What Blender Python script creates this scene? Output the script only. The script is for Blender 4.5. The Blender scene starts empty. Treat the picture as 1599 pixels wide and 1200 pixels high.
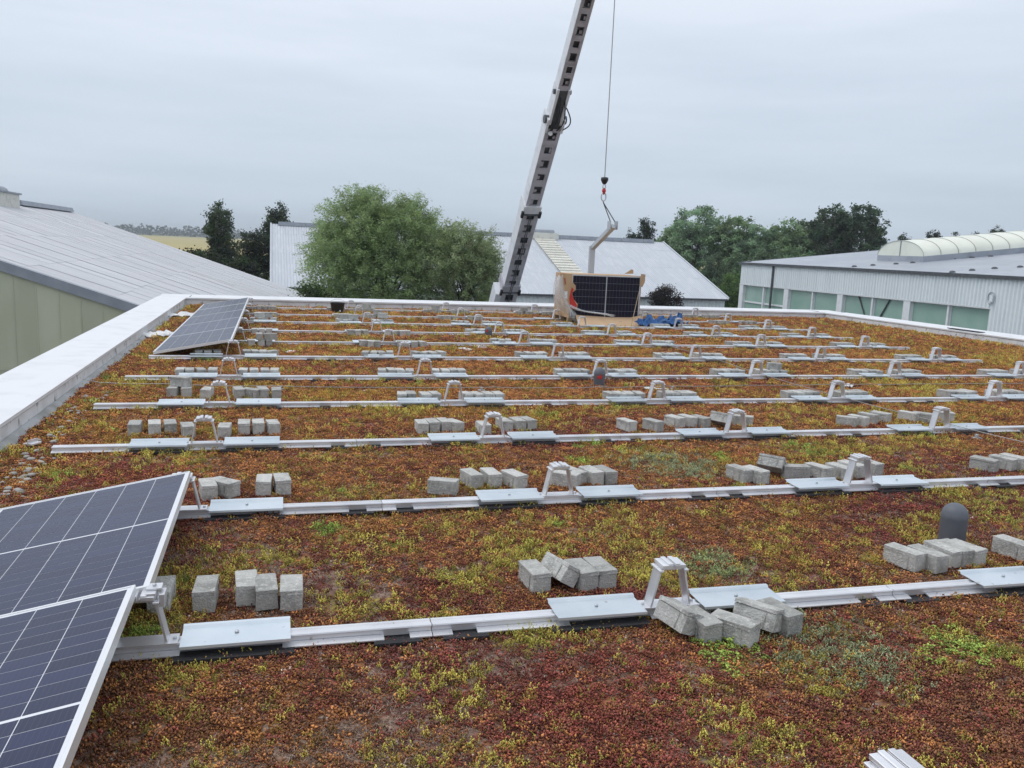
import bpy, bmesh, math, random
import numpy as np
from mathutils import Vector, Matrix
random.seed(7); RNG = np.random.default_rng(11)
SC = bpy.context.scene
COL = SC.collection
# ------------------------------------------------------------------ camera
F_PX, PITCH, YAW, ROLL = 1311.754, 0.159726, 0.280125, 0.042749
CAM = np.array([0.5222, -3.5947, 1.6881])
fw = np.array([math.sin(YAW)*math.cos(PITCH), math.cos(YAW)*math.cos(PITCH), -math.sin(PITCH)])
rt = np.array([math.cos(YAW), -math.sin(YAW), 0.0]); up = np.cross(rt, fw)
CR = rt*math.cos(ROLL)+up*math.sin(ROLL); CU = -rt*math.sin(ROLL)+up*math.cos(ROLL)
cd = bpy.data.cameras.new('camera'); cam = bpy.data.objects.new('camera', cd); COL.objects.link(cam)
cd.sensor_fit = 'HORIZONTAL'; cd.sensor_width = 36; cd.lens = 36*F_PX/1599.0
cd.clip_start = 0.05; cd.clip_end = 9000
cam.matrix_world = Matrix(((CR[0], CU[0], -fw[0], CAM[0]), (CR[1], CU[1], -fw[1], CAM[1]), (CR[2], CU[2], -fw[2], CAM[2]), (0, 0, 0, 1)))
SC.camera = cam
def at(x, y, X=None, Y=None, Z=None):
    """survey helper: the point of the photo's sight line that lies on a known plane of the place"""
    d = fw+(x-799.5)/F_PX*CR+(600-y)/F_PX*CU
    t = (X-CAM[0])/d[0] if X is not None else (Y-CAM[1])/d[1] if Y is not None else (Z-CAM[2])/d[2]
    return Vector(CAM+t*d)
# ------------------------------------------------------------------ world, sun, exposure
SUN_EL, SUN_AZ = math.radians(58), math.radians(-62)      # azimuth from +Y towards +X
w = bpy.data.worlds.new('World'); SC.world = w; w.use_nodes = True
nt = w.node_tree; nt.nodes.clear(); N = nt.nodes.new; L = nt.links.new
out = N('ShaderNodeOutputWorld'); bg = N('ShaderNodeBackground'); bg.inputs['Strength'].default_value = 0.1
sky = N('ShaderNodeTexSky'); sky.sky_type = 'NISHITA'; sky.sun_disc = False
sky.sun_elevation = SUN_EL; sky.sun_rotation = SUN_AZ; sky.air_density = 1.0; sky.dust_density = 3.0
tc = N('ShaderNodeTexCoord'); sep = N('ShaderNodeSeparateXYZ'); L(tc.outputs['Generated'], sep.inputs[0])
ramp = N('ShaderNodeValToRGB'); cr = ramp.color_ramp
cr.elements[0].position = 0.0; cr.elements[0].color = (.50, .585, .675, 1)
cr.elements[1].position = 1.0; cr.elements[1].color = (1.0, 1.03, 1.08, 1)
for p_, c_ in ((.06, (.55, .64, .745, 1)), (.15, (.625, .705, .81, 1)), (.27, (.73, .80, .905, 1)), (.5, (.84, .90, .99, 1))):
    e = cr.elements.new(p_); e.color = c_
mp = N('ShaderNodeMapping'); mp.inputs['Scale'].default_value = (1.0, 1.0, 7.5)
nz = N('ShaderNodeTexNoise'); nz.inputs['Scale'].default_value = 1.9; nz.inputs['Detail'].default_value = 7; nz.inputs['Roughness'].default_value = .58
L(tc.outputs['Generated'], mp.inputs[0]); L(mp.outputs[0], nz.inputs['Vector'])
ma = N('ShaderNodeMath'); ma.operation = 'MULTIPLY_ADD'; ma.inputs[1].default_value = .34; ma.inputs[2].default_value = -.16
L(nz.outputs['Fac'], ma.inputs[0])
ad = N('ShaderNodeMath'); ad.operation = 'ADD'; L(sep.outputs['Z'], ad.inputs[0]); L(ma.outputs[0], ad.inputs[1]); L(ad.outputs[0], ramp.inputs[0])
sc10 = N('ShaderNodeMix'); sc10.data_type = 'RGBA'; sc10.blend_type = 'MULTIPLY'; sc10.inputs[0].default_value = 1
sc10.clamp_result = False
L(ramp.outputs[0], sc10.inputs[6]); sc10.inputs[7].default_value = (10, 10, 10, 1)
mx = N('ShaderNodeMix'); mx.data_type = 'RGBA'; mx.inputs[0].default_value = 0.92
L(sky.outputs[0], mx.inputs[6]); L(sc10.outputs[2], mx.inputs[7]); L(mx.outputs[2], bg.inputs['Color']); L(bg.outputs[0], out.inputs[0])
sl = bpy.data.lights.new('sun', 'SUN'); sl.energy = 0.9; sl.angle = math.radians(28); sl.color = (1, .97, .93)
so = bpy.data.objects.new('sun', sl); COL.objects.link(so)
sd = Vector((math.sin(SUN_AZ)*math.cos(SUN_EL), math.cos(SUN_AZ)*math.cos(SUN_EL), math.sin(SUN_EL)))
so.rotation_euler = (-sd).to_track_quat('-Z', 'Y').to_euler(); so.location = (0, 0, 60)
SC.render.engine = 'CYCLES'
vs = SC.view_settings; vs.view_transform = 'Standard'; vs.look = 'None'; vs.exposure = 0.14; vs.gamma = 1; vs.use_curve_mapping = False

# ------------------------------------------------------------------ helpers
def tag(o, label=None, cat=None, group=None, kind=None):
    if label: o['label'] = label
    if cat: o['category'] = cat
    if group: o['group'] = group
    if kind: o['kind'] = kind
    return o
def empty(name, loc=(0, 0, 0), rot=(0, 0, 0)):
    o = bpy.data.objects.new(name, None); o.empty_display_size = .2; COL.objects.link(o); o.location = loc; o.rotation_euler = rot; return o
def inst(name, me, parent=None, loc=(0, 0, 0), rot=(0, 0, 0), scale=None, mat=None):
    o = bpy.data.objects.new(name, me); COL.objects.link(o); o.parent = parent; o.location = loc; o.rotation_euler = rot
    if scale: o.scale = scale
    return o
class MB:
    def __init__(s): s.v = []; s.f = []
    def add(s, vs, fs):
        n = len(s.v); s.v += [tuple(v) for v in vs]; s.f += [tuple(i+n for i in f) for f in fs]; return s
    def box(s, c, d, M=None):
        hx, hy, hz = d[0]/2, d[1]/2, d[2]/2
        vs = [Vector((x, y, z)) for z in (-hz, hz) for x, y in ((-hx, -hy), (hx, -hy), (hx, hy), (-hx, hy))]
        if M is not None: vs = [M @ v for v in vs]
        c = Vector(c)
        return s.add([v+c for v in vs], [(3, 2, 1, 0), (4, 5, 6, 7), (0, 1, 5, 4), (1, 2, 6, 5), (2, 3, 7, 6), (3, 0, 4, 7)])
    def b2(s, a, b):
        return s.box([(a[i]+b[i])/2 for i in range(3)], [abs(b[i]-a[i]) for i in range(3)])
    def prism(s, pts, d):                       # closed polygon of 3d points, extruded by vector d
        n = len(pts); d = Vector(d); p = [Vector(q) for q in pts]
        fs = [tuple(range(n-1, -1, -1)), tuple(range(n, 2*n))]+[(i, (i+1) % n, n+(i+1) % n, n+i) for i in range(n)]
        return s.add(p+[q+d for q in p], fs)
    def tube(s, path, r, n=8, cap=True):
        path = [Vector(q) for q in path]; rr = r if isinstance(r, (list, tuple)) else [r]*len(path)
        rings = []
        for i, q in enumerate(path):
            t = (path[min(i+1, len(path)-1)]-path[max(i-1, 0)]).normalized()
            a = t.orthogonal().normalized() if i == 0 else (pa-t*pa.dot(t)).normalized()
            pa = a; b = t.cross(a)
            rings.append([q+(a*math.cos(2*math.pi*k/n)+b*math.sin(2*math.pi*k/n))*rr[i] for k in range(n)])
        fs = []
        for i in range(len(path)-1):
            for k in range(n): fs.append((i*n+k, i*n+(k+1) % n, (i+1)*n+(k+1) % n, (i+1)*n+k))
        if cap: fs += [tuple(range(n-1, -1, -1)), tuple(range((len(path)-1)*n, len(path)*n))]
        return s.add([v for r_ in rings for v in r_], fs)
    def lathe(s, prof, n=20, c=(0, 0, 0)):
        c = Vector(c); vs = []; fs = []
        for r, z in prof:
            for k in range(n): vs.append(c+Vector((r*math.cos(2*math.pi*k/n), r*math.sin(2*math.pi*k/n), z)))
        for i in range(len(prof)-1):
            for k in range(n): fs.append((i*n+k, i*n+(k+1) % n, (i+1)*n+(k+1) % n, (i+1)*n+k))
        fs += [tuple(range(n-1, -1, -1)), tuple(range((len(prof)-1)*n, len(prof)*n))]
        return s.add(vs, fs)
    def mesh(s, name, mat, smooth=False, bevel=0):
        me = bpy.data.meshes.new(name); me.from_pydata(s.v, [], s.f); me.update()
        bm = bmesh.new(); bm.from_mesh(me)
        bmesh.ops.recalc_face_normals(bm, faces=bm.faces)
        if bevel: bmesh.ops.bevel(bm, geom=bm.edges[:], offset=bevel, segments=1, affect='EDGES')
        bm.to_mesh(me); bm.free()
        if mat: me.materials.append(mat)
        if smooth: me.polygons.foreach_set('use_smooth', [True]*len(me.polygons))
        return me
    def build(s, name, mat, parent=None, smooth=False, bevel=0, **k):
        return inst(name, s.mesh(name, mat, smooth, bevel), parent, **k)
def np_mesh(name, V, Fq, mat, col=None, colname='col', smooth=False):
    """V (n,3), Fq (m,k) polygons of equal size, col (n,3) point colours"""
    me = bpy.data.meshes.new(name); m, k = Fq.shape
    me.vertices.add(len(V)); me.vertices.foreach_set('co', np.ascontiguousarray(V, dtype=np.float32).ravel())
    me.loops.add(m*k); me.loops.foreach_set('vertex_index', np.ascontiguousarray(Fq, dtype=np.int32).ravel())
    me.polygons.add(m); me.polygons.foreach_set('loop_start', np.arange(0, m*k, k, dtype=np.int32))
    me.polygons.foreach_set('loop_total', np.full(m, k, dtype=np.int32))
    if smooth: me.polygons.foreach_set('use_smooth', np.ones(m, dtype=bool))
    me.update(calc_edges=True)
    if col is not None:
        a = me.attributes.new(colname, 'FLOAT_COLOR', 'POINT')
        a.data.foreach_set('color', np.concatenate([col, np.ones((len(col), 1))], 1).astype(np.float32).ravel())
    me.materials.append(mat); return me
def vnoise(x, y, seed=0):
    xi = np.floor(x).astype(np.int64); yi = np.floor(y).astype(np.int64); xf = x-xi; yf = y-yi
    def h(a, b):
        n = (a*374761393+b*668265263+seed*1442695041) & 0xffffffff
        n = ((n ^ (n >> 13))*1274126177) & 0xffffffff
        return ((n ^ (n >> 16)) & 0xffff)/65535.0
    u = xf*xf*(3-2*xf); v = yf*yf*(3-2*yf)
    return (h(xi, yi)*(1-u)+h(xi+1, yi)*u)*(1-v)+(h(xi, yi+1)*(1-u)+h(xi+1, yi+1)*u)*v
def fbm(x, y, s, seed=0, o=4):
    t = 0; a = 1; n = 0
    for i in range(o): t = t+a*vnoise(x/s+17.3*i, y/s-9.1*i, seed+i*31); n += a; a *= .55; s *= .5
    return t/n

# ------------------------------------------------------------------ materials
def mat(name, base=(.5, .5, .5), rough=.7, metal=0.0, spec=.5, coat=0.0, n1=None, n2=None, bump=0, bscale=40, rnd=0.0, trans=0, alpha=1, coord='Object', sub=0):
    """n = (colour, scale, low, high, (stretch xyz)) : noise patches of another colour; rnd: per-object value spread"""
    m = bpy.data.materials.new(name); m.use_nodes = True; t = m.node_tree; b = t.nodes['Principled BSDF']; A = t.nodes.new; K = t.links.new
    b.inputs['Roughness'].default_value = rough; b.inputs['Metallic'].default_value = metal; b.inputs['Specular IOR Level'].default_value = spec
    b.inputs['Coat Weight'].default_value = coat; b.inputs['Coat Roughness'].default_value = .05
    if trans: b.inputs['Transmission Weight'].default_value = trans
    if alpha < 1: b.inputs['Alpha'].default_value = alpha
    c = A('ShaderNodeRGB'); c.outputs[0].default_value = (*base, 1); cur = c.outputs[0]
    tcn = A('ShaderNodeTexCoord')
    for q in (n1, n2):
        if not q: continue
        mpn = A('ShaderNodeMapping'); K(tcn.outputs[coord], mpn.inputs[0])
        if len(q) > 4: mpn.inputs['Scale'].default_value = q[4]
        no = A('ShaderNodeTexNoise'); no.inputs['Scale'].default_value = q[1]; no.inputs['Detail'].default_value = 6; K(mpn.outputs[0], no.inputs['Vector'])
        if rnd or True:
            oi = A('ShaderNodeObjectInfo'); mu = A('ShaderNodeVectorMath'); mu.operation = 'SCALE'; mu.inputs[0].default_value = (37, 53, 71); K(oi.outputs['Random'], mu.inputs['Scale']); K(mu.outputs[0], mpn.inputs['Location'])
        mr = A('ShaderNodeMapRange'); mr.inputs[1].default_value = q[2]; mr.inputs[2].default_value = q[3]; K(no.outputs['Fac'], mr.inputs[0])
        mi = A('ShaderNodeMix'); mi.data_type = 'RGBA'; K(mr.outputs[0], mi.inputs[0]); K(cur, mi.inputs[6]); mi.inputs[7].default_value = (*q[0], 1); cur = mi.outputs[2]
    if rnd:
        oi = A('ShaderNodeObjectInfo'); mr = A('ShaderNodeMapRange'); mr.inputs[3].default_value = 1-rnd; mr.inputs[4].default_value = 1+rnd; K(oi.outputs['Random'], mr.inputs[0])
        mu = A('ShaderNodeVectorMath'); mu.operation = 'SCALE'; K(cur, mu.inputs[0]); K(mr.outputs[0], mu.inputs['Scale']); cur = mu.outputs[0]
    K(cur, b.inputs['Base Color'])
    if bump:
        no = A('ShaderNodeTexNoise'); no.inputs['Scale'].default_value = bscale; no.inputs['Detail'].default_value = 5; K(tcn.outputs[coord], no.inputs['Vector'])
        bu = A('ShaderNodeBump'); bu.inputs['Strength'].default_value = bump; bu.inputs['Distance'].default_value = .01; K(no.outputs['Fac'], bu.inputs['Height']); K(bu.outputs[0], b.inputs['Normal'])
    return m
def attr_mat(name, attr='col', rough=.75, instancer=False, spec=.25, transl=0.0, var=0):
    m = bpy.data.materials.new(name); m.use_nodes = True; t = m.node_tree; b = t.nodes['Principled BSDF']; A = t.nodes.new; K = t.links.new
    a = A('ShaderNodeAttribute'); a.attribute_name = attr; a.attribute_type = 'INSTANCER' if instancer else 'GEOMETRY'; cur = a.outputs['Color']
    if instancer:
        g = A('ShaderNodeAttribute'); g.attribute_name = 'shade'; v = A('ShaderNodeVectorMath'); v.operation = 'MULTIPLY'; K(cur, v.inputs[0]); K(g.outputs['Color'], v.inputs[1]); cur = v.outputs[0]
    K(cur, b.inputs['Base Color']); b.inputs['Roughness'].default_value = rough; b.inputs['Specular IOR Level'].default_value = spec
    if transl:
        tr = A('ShaderNodeBsdfTranslucent'); K(cur, tr.inputs[0]); ms = A('ShaderNodeMixShader'); ms.inputs[0].default_value = transl
        K(b.outputs[0], ms.inputs[1]); K(tr.outputs[0], ms.inputs[2]); K(ms.outputs[0], t.nodes['Material Output'].inputs[0])
    return m
M = {}
M['alu'] = mat('aluminium_rail', (.77, .775, .8), .38, .65, n1=((.64, .65, .68), 5, .42, .7), n2=((.4, .36, .31), 23, .68, .76), rnd=.06)
M['tray'] = mat('zinc_sheet', (.71, .765, .805), .34, .85, n1=((.61, .675, .72), 4, .4, .65), n2=((.42, .39, .35), 26, .69, .76), rnd=.07)
M['frame'] = mat('anodised_frame', (.78, .79, .8), .4, .6)
M['rubber'] = mat('black_rubber', (.022, .022, .026), .75, bump=.3, bscale=150)
M['concrete'] = mat('concrete_block', (.47, .47, .45), .95, spec=.2, n1=((.3, .3, .285), 11, .45, .7), n2=((.58, .575, .55), 60, .52, .68), bump=.8, bscale=110, rnd=.2)
M['cell'] = None
M['backsheet'] = mat('panel_backsheet', (.7, .72, .76), .3, coat=.2)
M['membrane'] = mat('white_roof_membrane', (.72, .735, .76), .5, n1=((.62, .635, .65), 3, .5, .75), n2=((.33, .31, .28), 9, .715, .76), bump=.15, bscale=8)
M['parapet_face'] = mat('weathered_parapet_face', (.7, .715, .735), .7, n1=((.52, .53, .53), 3, .45, .75, (1, 1, 1)), n2=((.16, .155, .14), 11, .585, .72, (1, 1, .7)), bump=.2)
M['upstand'] = mat('grey_upstand', (.4, .42, .43), .8, n1=((.24, .245, .235), 3, .45, .7))
M['sheet_l'] = mat('fibre_cement_roofing', (.52, .53, .555), .6, n1=((.58, .59, .61), 3, .5, .75, (.25, 2.5, 1)), n2=((.46, .47, .495), 2.2, .5, .72, (.25, 2, 1)), rnd=.05)
M['sheet_c'] = mat('pale_corrugated_roofing', (.47, .505, .555), .5, n1=((.54, .57, .61), 2, .5, .7, (.3, 2, 1)), rnd=.025)
M['cream'] = mat('cream_rooflight_sheet', (.66, .655, .6), .55, n1=((.5, .49, .43), 3, .5, .7), rnd=.06)
M['flash'] = mat('grey_flashing', (.25, .275, .32), .5, metal=.2, n1=((.31, .335, .38), 2, .4, .7))
M['poly'] = mat('translucent_green_sheet', (.44, .45, .33), .35, n1=((.51, .52, .4), 1.2, .4, .7, (1, 1, .3)), rnd=.06)
M['clad'] = mat('white_wall_cladding', (.78, .84, .86), .45, n1=((.7, .765, .785), 1.5, .5, .8, (1, 1, .3)), rnd=.02)
M['whitepaint'] = mat('white_painted_steel', (.74, .77, .79), .45, n1=((.62, .64, .65), 4, .5, .8))
M['greenglass'] = mat('green_tinted_glazing', (.26, .41, .345), .18, coat=.3, n1=((.33, .47, .41), .8, .4, .75), rnd=.05)
M['darkmetal'] = mat('dark_grey_metal', (.06, .068, .078), .5, n1=((.1, .105, .115), 6, .45, .7))
M['roofgrey'] = mat('grey_roof_sheet', (.31, .34, .39), .4, n1=((.39, .42, .465), .4, .4, .7), n2=((.26, .29, .335), 1.2, .5, .75))
M['barrel'] = mat('cream_barrel_glazing', (.74, .76, .67), .3, n1=((.68, .7, .61), 1.2, .4, .7), rnd=.04)
M['cranewhite'] = mat('crane_white_paint', (.72, .74, .77), .4, n1=((.56, .57, .6), 3, .5, .75))
M['craneshadegrey'] = mat('crane_shade_grey', (.46, .455, .5), .5, n1=((.32, .31, .34), 3, .45, .7))  # white boom's underside shade put into the colour; also used on collar, rims, brackets
M['black'] = mat('black_paint', (.015, .015, .018), .5)
M['steel'] = mat('galvanised_steel', (.48, .51, .54), .45, .5, n1=((.45, .48, .51), 6, .45, .7))
M['wire'] = mat('conductor_wire', (.34, .34, .34), .5, .4)
M['red'] = mat('red_paint', (.5, .025, .02), .5)
M['dome'] = mat('grey_vent_plastic', (.11, .122, .145), .55, n1=((.13, .14, .16), 7, .45, .7), n2=((.3, .3, .29), 22, .7, .78), bump=.15, bscale=60)
M['bucket'] = mat('black_plastic', (.012, .012, .014), .45)
M['cardboard'] = mat('brown_cardboard', (.52, .36, .22), .85, n1=((.44, .3, .18), 3, .4, .7))
M['film'] = mat('clear_plastic_film', (.75, .78, .8), .18, spec=.6, alpha=.3, n1=((.85, .87, .9), 5, .45, .65), bump=.5, bscale=14)
M['tarp'] = mat('blue_tarpaulin', (.01, .075, .24), .5, n1=((.015, .11, .33), 9, .45, .65), bump=.6, bscale=20)
M['wood'] = mat('pallet_wood', (.38, .28, .17), .8, n1=((.26, .19, .12), 8, .4, .7, (1, 8, 8)))
M['scrap'] = mat('white_plastic_scrap', (.75, .76, .77), .5, n1=((.55, .56, .56), 20, .45, .7))
M['pebble'] = mat('grey_pebble', (.4, .39, .36), .85, n1=((.24, .235, .22), 9, .4, .65))
M['bark'] = mat('bark', (.09, .075, .06), .9, n1=((.04, .034, .028), 12, .4, .65, (1, 1, .2)))
M['birchbark'] = mat('birch_bark', (.42, .41, .39), .85, n1=((.05, .05, .05), 5, .55, .65, (1, 1, 3)))
M['leaf'] = attr_mat('leaf', transl=.45)
M['grass_gnd'] = mat('meadow_ground', (.07, .095, .03), .95, n1=((.1, .11, .045), .02, .4, .65), n2=((.05, .07, .025), .3, .4, .7))
M['field'] = mat('ripe_crop_field', (.42, .34, .13), .95, n1=((.36, .31, .12), .02, .4, .65, (1, 6, 1)), n2=((.3, .3, .1), .006, .5, .7))
M['yard'] = mat('asphalt_yard', (.1, .1, .1), .9, n1=((.14, .138, .13), .4, .4, .7))
M['wallrender'] = mat('light_wall_render', (.55, .55, .53), .85, n1=((.45, .45, .43), 1, .45, .7))
def cell_material():
    m = bpy.data.materials.new('solar_cell'); m.use_nodes = True; t = m.node_tree; b = t.nodes['Principled BSDF']; A = t.nodes.new; K = t.links.new
    tcn = A('ShaderNodeTexCoord'); sx = A('ShaderNodeSeparateXYZ'); K(tcn.outputs['Generated'], sx.inputs[0])
    mu = A('ShaderNodeMath'); mu.operation = 'MULTIPLY'; mu.inputs[1].default_value = 9; K(sx.outputs['X'], mu.inputs[0])
    fr = A('ShaderNodeMath'); fr.operation = 'FRACT'; K(mu.outputs[0], fr.inputs[0])
    su = A('ShaderNodeMath'); su.operation = 'SUBTRACT'; su.inputs[1].default_value = .5; K(fr.outputs[0], su.inputs[0])
    ab = A('ShaderNodeMath'); ab.operation = 'ABSOLUTE'; K(su.outputs[0], ab.inputs[0])
    lt = A('ShaderNodeMath'); lt.operation = 'LESS_THAN'; lt.inputs[1].default_value = .045; K(ab.outputs[0], lt.inputs[0])
    oi = A('ShaderNodeObjectInfo'); mr = A('ShaderNodeMapRange'); mr.inputs[3].default_value = .8; mr.inputs[4].default_value = 1.25; K(oi.outputs['Random'], mr.inputs[0])
    rgb = A('ShaderNodeRGB'); rgb.outputs[0].default_value = (.015, .02, .062, 1)
    sc = A('ShaderNodeVectorMath'); sc.operation = 'SCALE'; K(rgb.outputs[0], sc.inputs[0]); K(mr.outputs[0], sc.inputs['Scale'])
    mi = A('ShaderNodeMix'); mi.data_type = 'RGBA'; K(lt.outputs[0], mi.inputs[0]); K(sc.outputs[0], mi.inputs[6]); mi.inputs[7].default_value = (.045, .047, .075, 1)
    K(mi.outputs[2], b.inputs['Base Color']); b.inputs['Roughness'].default_value = .3; b.inputs['Specular IOR Level'].default_value = .2; b.inputs['Coat Weight'].default_value = .14; b.inputs['Coat Roughness'].default_value = .12
    return m
M['cell'] = cell_material()

# ------------------------------------------------------------------ ground, field
GZ = -5.5
def gz(r): return GZ+np.maximum(0, r-350)*.0036
ang = np.linspace(0, 2*np.pi, 97)[:-1]; rad = np.array([0.01, 30, 60, 100, 160, 250, 350, 500, 800, 1300, 1900, 2600, 3400])
V = np.array([[r*math.cos(a), r*math.sin(a), float(gz(r))] for r in rad for a in ang])
Fq = np.array([[i*96+k, i*96+(k+1) % 96, (i+1)*96+(k+1) % 96, (i+1)*96+k] for i in range(len(rad)-1) for k in range(96)])
tag(inst('ground', np_mesh('ground', V, Fq, M['grass_gnd'])), kind='structure')
def sector(name, r0, r1, a0, a1, dz, m, n=60):      # azimuth from +Y towards +X, degrees, about the camera
    V = []; R = np.linspace(r0, r1, 9)
    for r in R:
        for a in np.radians(np.linspace(a0, a1, n)):
            x, y = CAM[0]+r*math.sin(a), CAM[1]+r*math.cos(a); V.append((x, y, float(gz(math.hypot(x, y)))+dz))
    Fq = np.array([[i*n+k, i*n+k+1, (i+1)*n+k+1, (i+1)*n+k] for i in range(8) for k in range(n-1)])
    return tag(inst(name, np_mesh(name, np.array(V), Fq, m)), kind='structure')
sector('crop_field', 330, 1350, -40, 75, .25, M['field'])
yd = MB(); yd.b2((-40, -30, GZ+.01), (80, 64, GZ+.05)); tag(yd.build('yard', M['yard']), kind='structure')

# ------------------------------------------------------------------ own building: walls, roof deck, parapets
PH = .17
own = empty('flat_roof_building', (7.5, 8, GZ)); tag(own, 'flat roofed building carrying the sedum roof, with white parapet edges', 'building')
def part(mb, name, m, parent, **k):               # world coordinates -> child of an unrotated empty
    o = mb.build(name, m, parent, **k); o.location = -parent.location; return o
x0, x1, y0, y1 = -1.53, 16.6, -9.0, 18.35
X0, X1, Y1 = -2.17, 17.35, 19.25
q = MB(); q.b2((X0+.06, y0, GZ), (X0+.36, Y1-.06, PH-.05)); part(q, 'wall', M['wallrender'], own)
q = MB(); q.b2((X1-.36, y0, GZ), (X1-.06, Y1-.06, PH-.05)); part(q, 'wall', M['wallrender'], own)
q = MB(); q.b2((X0+.37, Y1-.36, GZ), (X1-.37, Y1-.061, PH-.05)); part(q, 'wall', M['wallrender'], own)
def bar_x(name, prof, xa, xb, m, par, along='x', seg=1, wob=0):
    P = MB(); n = len(prof); S = np.linspace(xa, xb, seg+1); vs = []; fs = []
    for i, s in enumerate(S):
        for (a, z) in prof:
            dz = (random.random()-.5)*wob
            vs.append((s, a, z+dz) if along == 'x' else (a, s, z+dz))
    for i in range(seg):
        for k in range(n): fs.append((i*n+k, i*n+(k+1) % n, (i+1)*n+(k+1) % n, (i+1)*n+k))
    fs += [tuple(range(n-1, -1, -1)), tuple(range(seg*n, (seg+1)*n))]
    P.add(vs, fs); return part(P, name, m, par)
# caps (slightly falling inwards) and the dirty inner faces below them
bar_x('parapet_cap', [(X0, PH-.12), (X0, PH+.02), (x0+.004, PH), (x0+.004, PH-.03), (x0-.02, PH-.04)], y0, y1+.0, M['membrane'], own, 'y')
bar_x('parapet_cap', [(X1, PH-.12), (X1, PH+.02), (x1-.004, PH), (x1-.004, PH-.03), (x1+.02, PH-.04)], y0, y1+.0, M['membrane'], own, 'y')
bar_x('parapet_cap', [(Y1, PH-.12), (Y1, PH+.022), (y1-.02, PH+.003), (y1-.02, PH-.035), (y1+.02, PH-.04)], X0, X1, M['membrane'], own, 'x')
bar_x('parapet_face', [(x0-.3, -.1), (x0-.3, PH-.045), (x0-.012, PH-.045), (x0-.004, -.1)], y0, y1-.01, M['parapet_face'], own, 'y', wob=0)
bar_x('parapet_face', [(x1+.3, -.1), (x1+.3, PH-.045), (x1+.012, PH-.045), (x1+.004, -.1)], y0, y1-.01, M['parapet_face'], own, 'y', wob=0)
bar_x('parapet_face', [(y1+.3, -.1), (y1+.3, PH-.045), (y1+.012, PH-.045), (y1+.004, -.1)], x0-.3, x1+.3, M['parapet_face'], own, 'x', wob=0)
bar_x('upstand_strip', [(x0-.003, -.05), (x0-.003, .03), (x0+.02, .026), (x0+.1, -.05)], y0, y1-.02, M['upstand'], own, 'y', wob=.0)
q = MB(); q.b2((X0+.37, y0, -.4), (X1-.37, Y1-.37, -.06)); part(q, 'roof_slab', M['wallrender'], own)
for (xx, yy) in ((-1.46, 18.8), (16.52, 18.8)): q = MB(); q.box((xx, yy, PH+.0135), (.012, .5, .012)); part(q, 'cap_seam', M['darkmetal'], own)
# metal straps on the inner faces
for (px_, py_) in ((152, 658),):
    P = at(px_, py_, X=x0+.012); q = MB(); q.box(P, (.012, .2, .025)); part(q, 'fixing_strap', M['steel'], own)

# ------------------------------------------------------------------ sedum: deck sheet with relief + scattered plants
C_RED = np.array([.34, .095, .07]); C_MAR = np.array([.21, .07, .06]); C_ORA = np.array([.54, .24, .08]); C_BRN = np.array([.3, .135, .07])
C_OLV = np.array([.5, .31, .065]); C_YEL = np.array([.54, .47, .10]); C_GRN = np.array([.36, .48, .10]); C_GRY = np.array([.40, .34, .29]); C_SAGE = np.array([.34, .39, .22])
def sedum_colour(x, y, rs):
    """plant colour per position: speckled patches of red, orange, olive and yellow-green stonecrop"""
    n = len(x); far = np.clip((y-1.0)/4.5, 0, 1)
    a = fbm(x, y, 1.6, 3); b = fbm(x, y, .6, 21); c = fbm(x, y, .3, 43); d = fbm(x*.6, y, .9, 77)
    sm = lambda v, lo, hi: np.clip((v-lo)/(hi-lo), 0, 1)
    pr = sm(a*.7+b*.3, .42, .64)*(.85-.5*far)+.12*(1-far)
    r1 = rs.random(n); r2 = rs.random(n); r3 = rs.random(n)
    col = np.where((r2 < .55-.35*far)[:, None], C_BRN, C_ORA); col = np.where((r1 < pr)[:, None], np.where((r2 < .5)[:, None], C_RED, C_MAR), col)
    po = sm(c*.5+d*.5, .46, .66)*.5; ol = r3 < po; col = np.where(ol[:, None], C_OLV*(.6+.4*far)[:, None]+C_BRN*(.4-.4*far)[:, None], col)
    py = sm(c*.6+b*.4, .5, .72)*(.46-.14*far)+.03; ye = rs.random(n) < py; col = np.where(ye[:, None], C_YEL, col)
    pg = sm(fbm(x, y, .45, 91)*.5+c*.5, .66, .72)*.7*(1-.6*far); gr = rs.random(n) < pg; col = np.where(gr[:, None], C_GRN, col)
    gy = rs.random(n) < (sm(fbm(x, y, .5, 133), .46, .7)*.6+.1)*(1-.6*far); gy = gy & ~ye & ~gr; col = np.where(gy[:, None], C_GRY*.75+col*.25, col)
    kind = np.where(ye | gr | (ol & (r1 < .6)), 1, 0); kind = np.where(gy, 2, kind)
    gv = rs.random(n) < .045*(1-.8*far); col = np.where(gv[:, None], np.array([.5, .38, .32])*(.6+.7*rs.random(n))[:, None], col); kind = np.where(gv, 4, kind)
    for (px_, py_, r, cc, kk, pr_s) in SPOTS:
        P = at(px_, py_, Z=0); dd = np.hypot((x-P.x)/r, (y-P.y)/(r*1.1))+.9*(b-.5)+.8*(rs.random(n)-.5)
        s = (dd < 1) & (rs.random(n) < pr_s*.62); col = np.where(s[:, None], cc, col); kind = np.where(s, kk, kind)
    col = (col*.95+.05*col.mean(1)[:, None]*np.array([1.15, 1.0, .85]))*(1.05+.1*far)[:, None]
    return col*(.5+1.0*rs.random(n)**1.3)[:, None], kind
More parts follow.
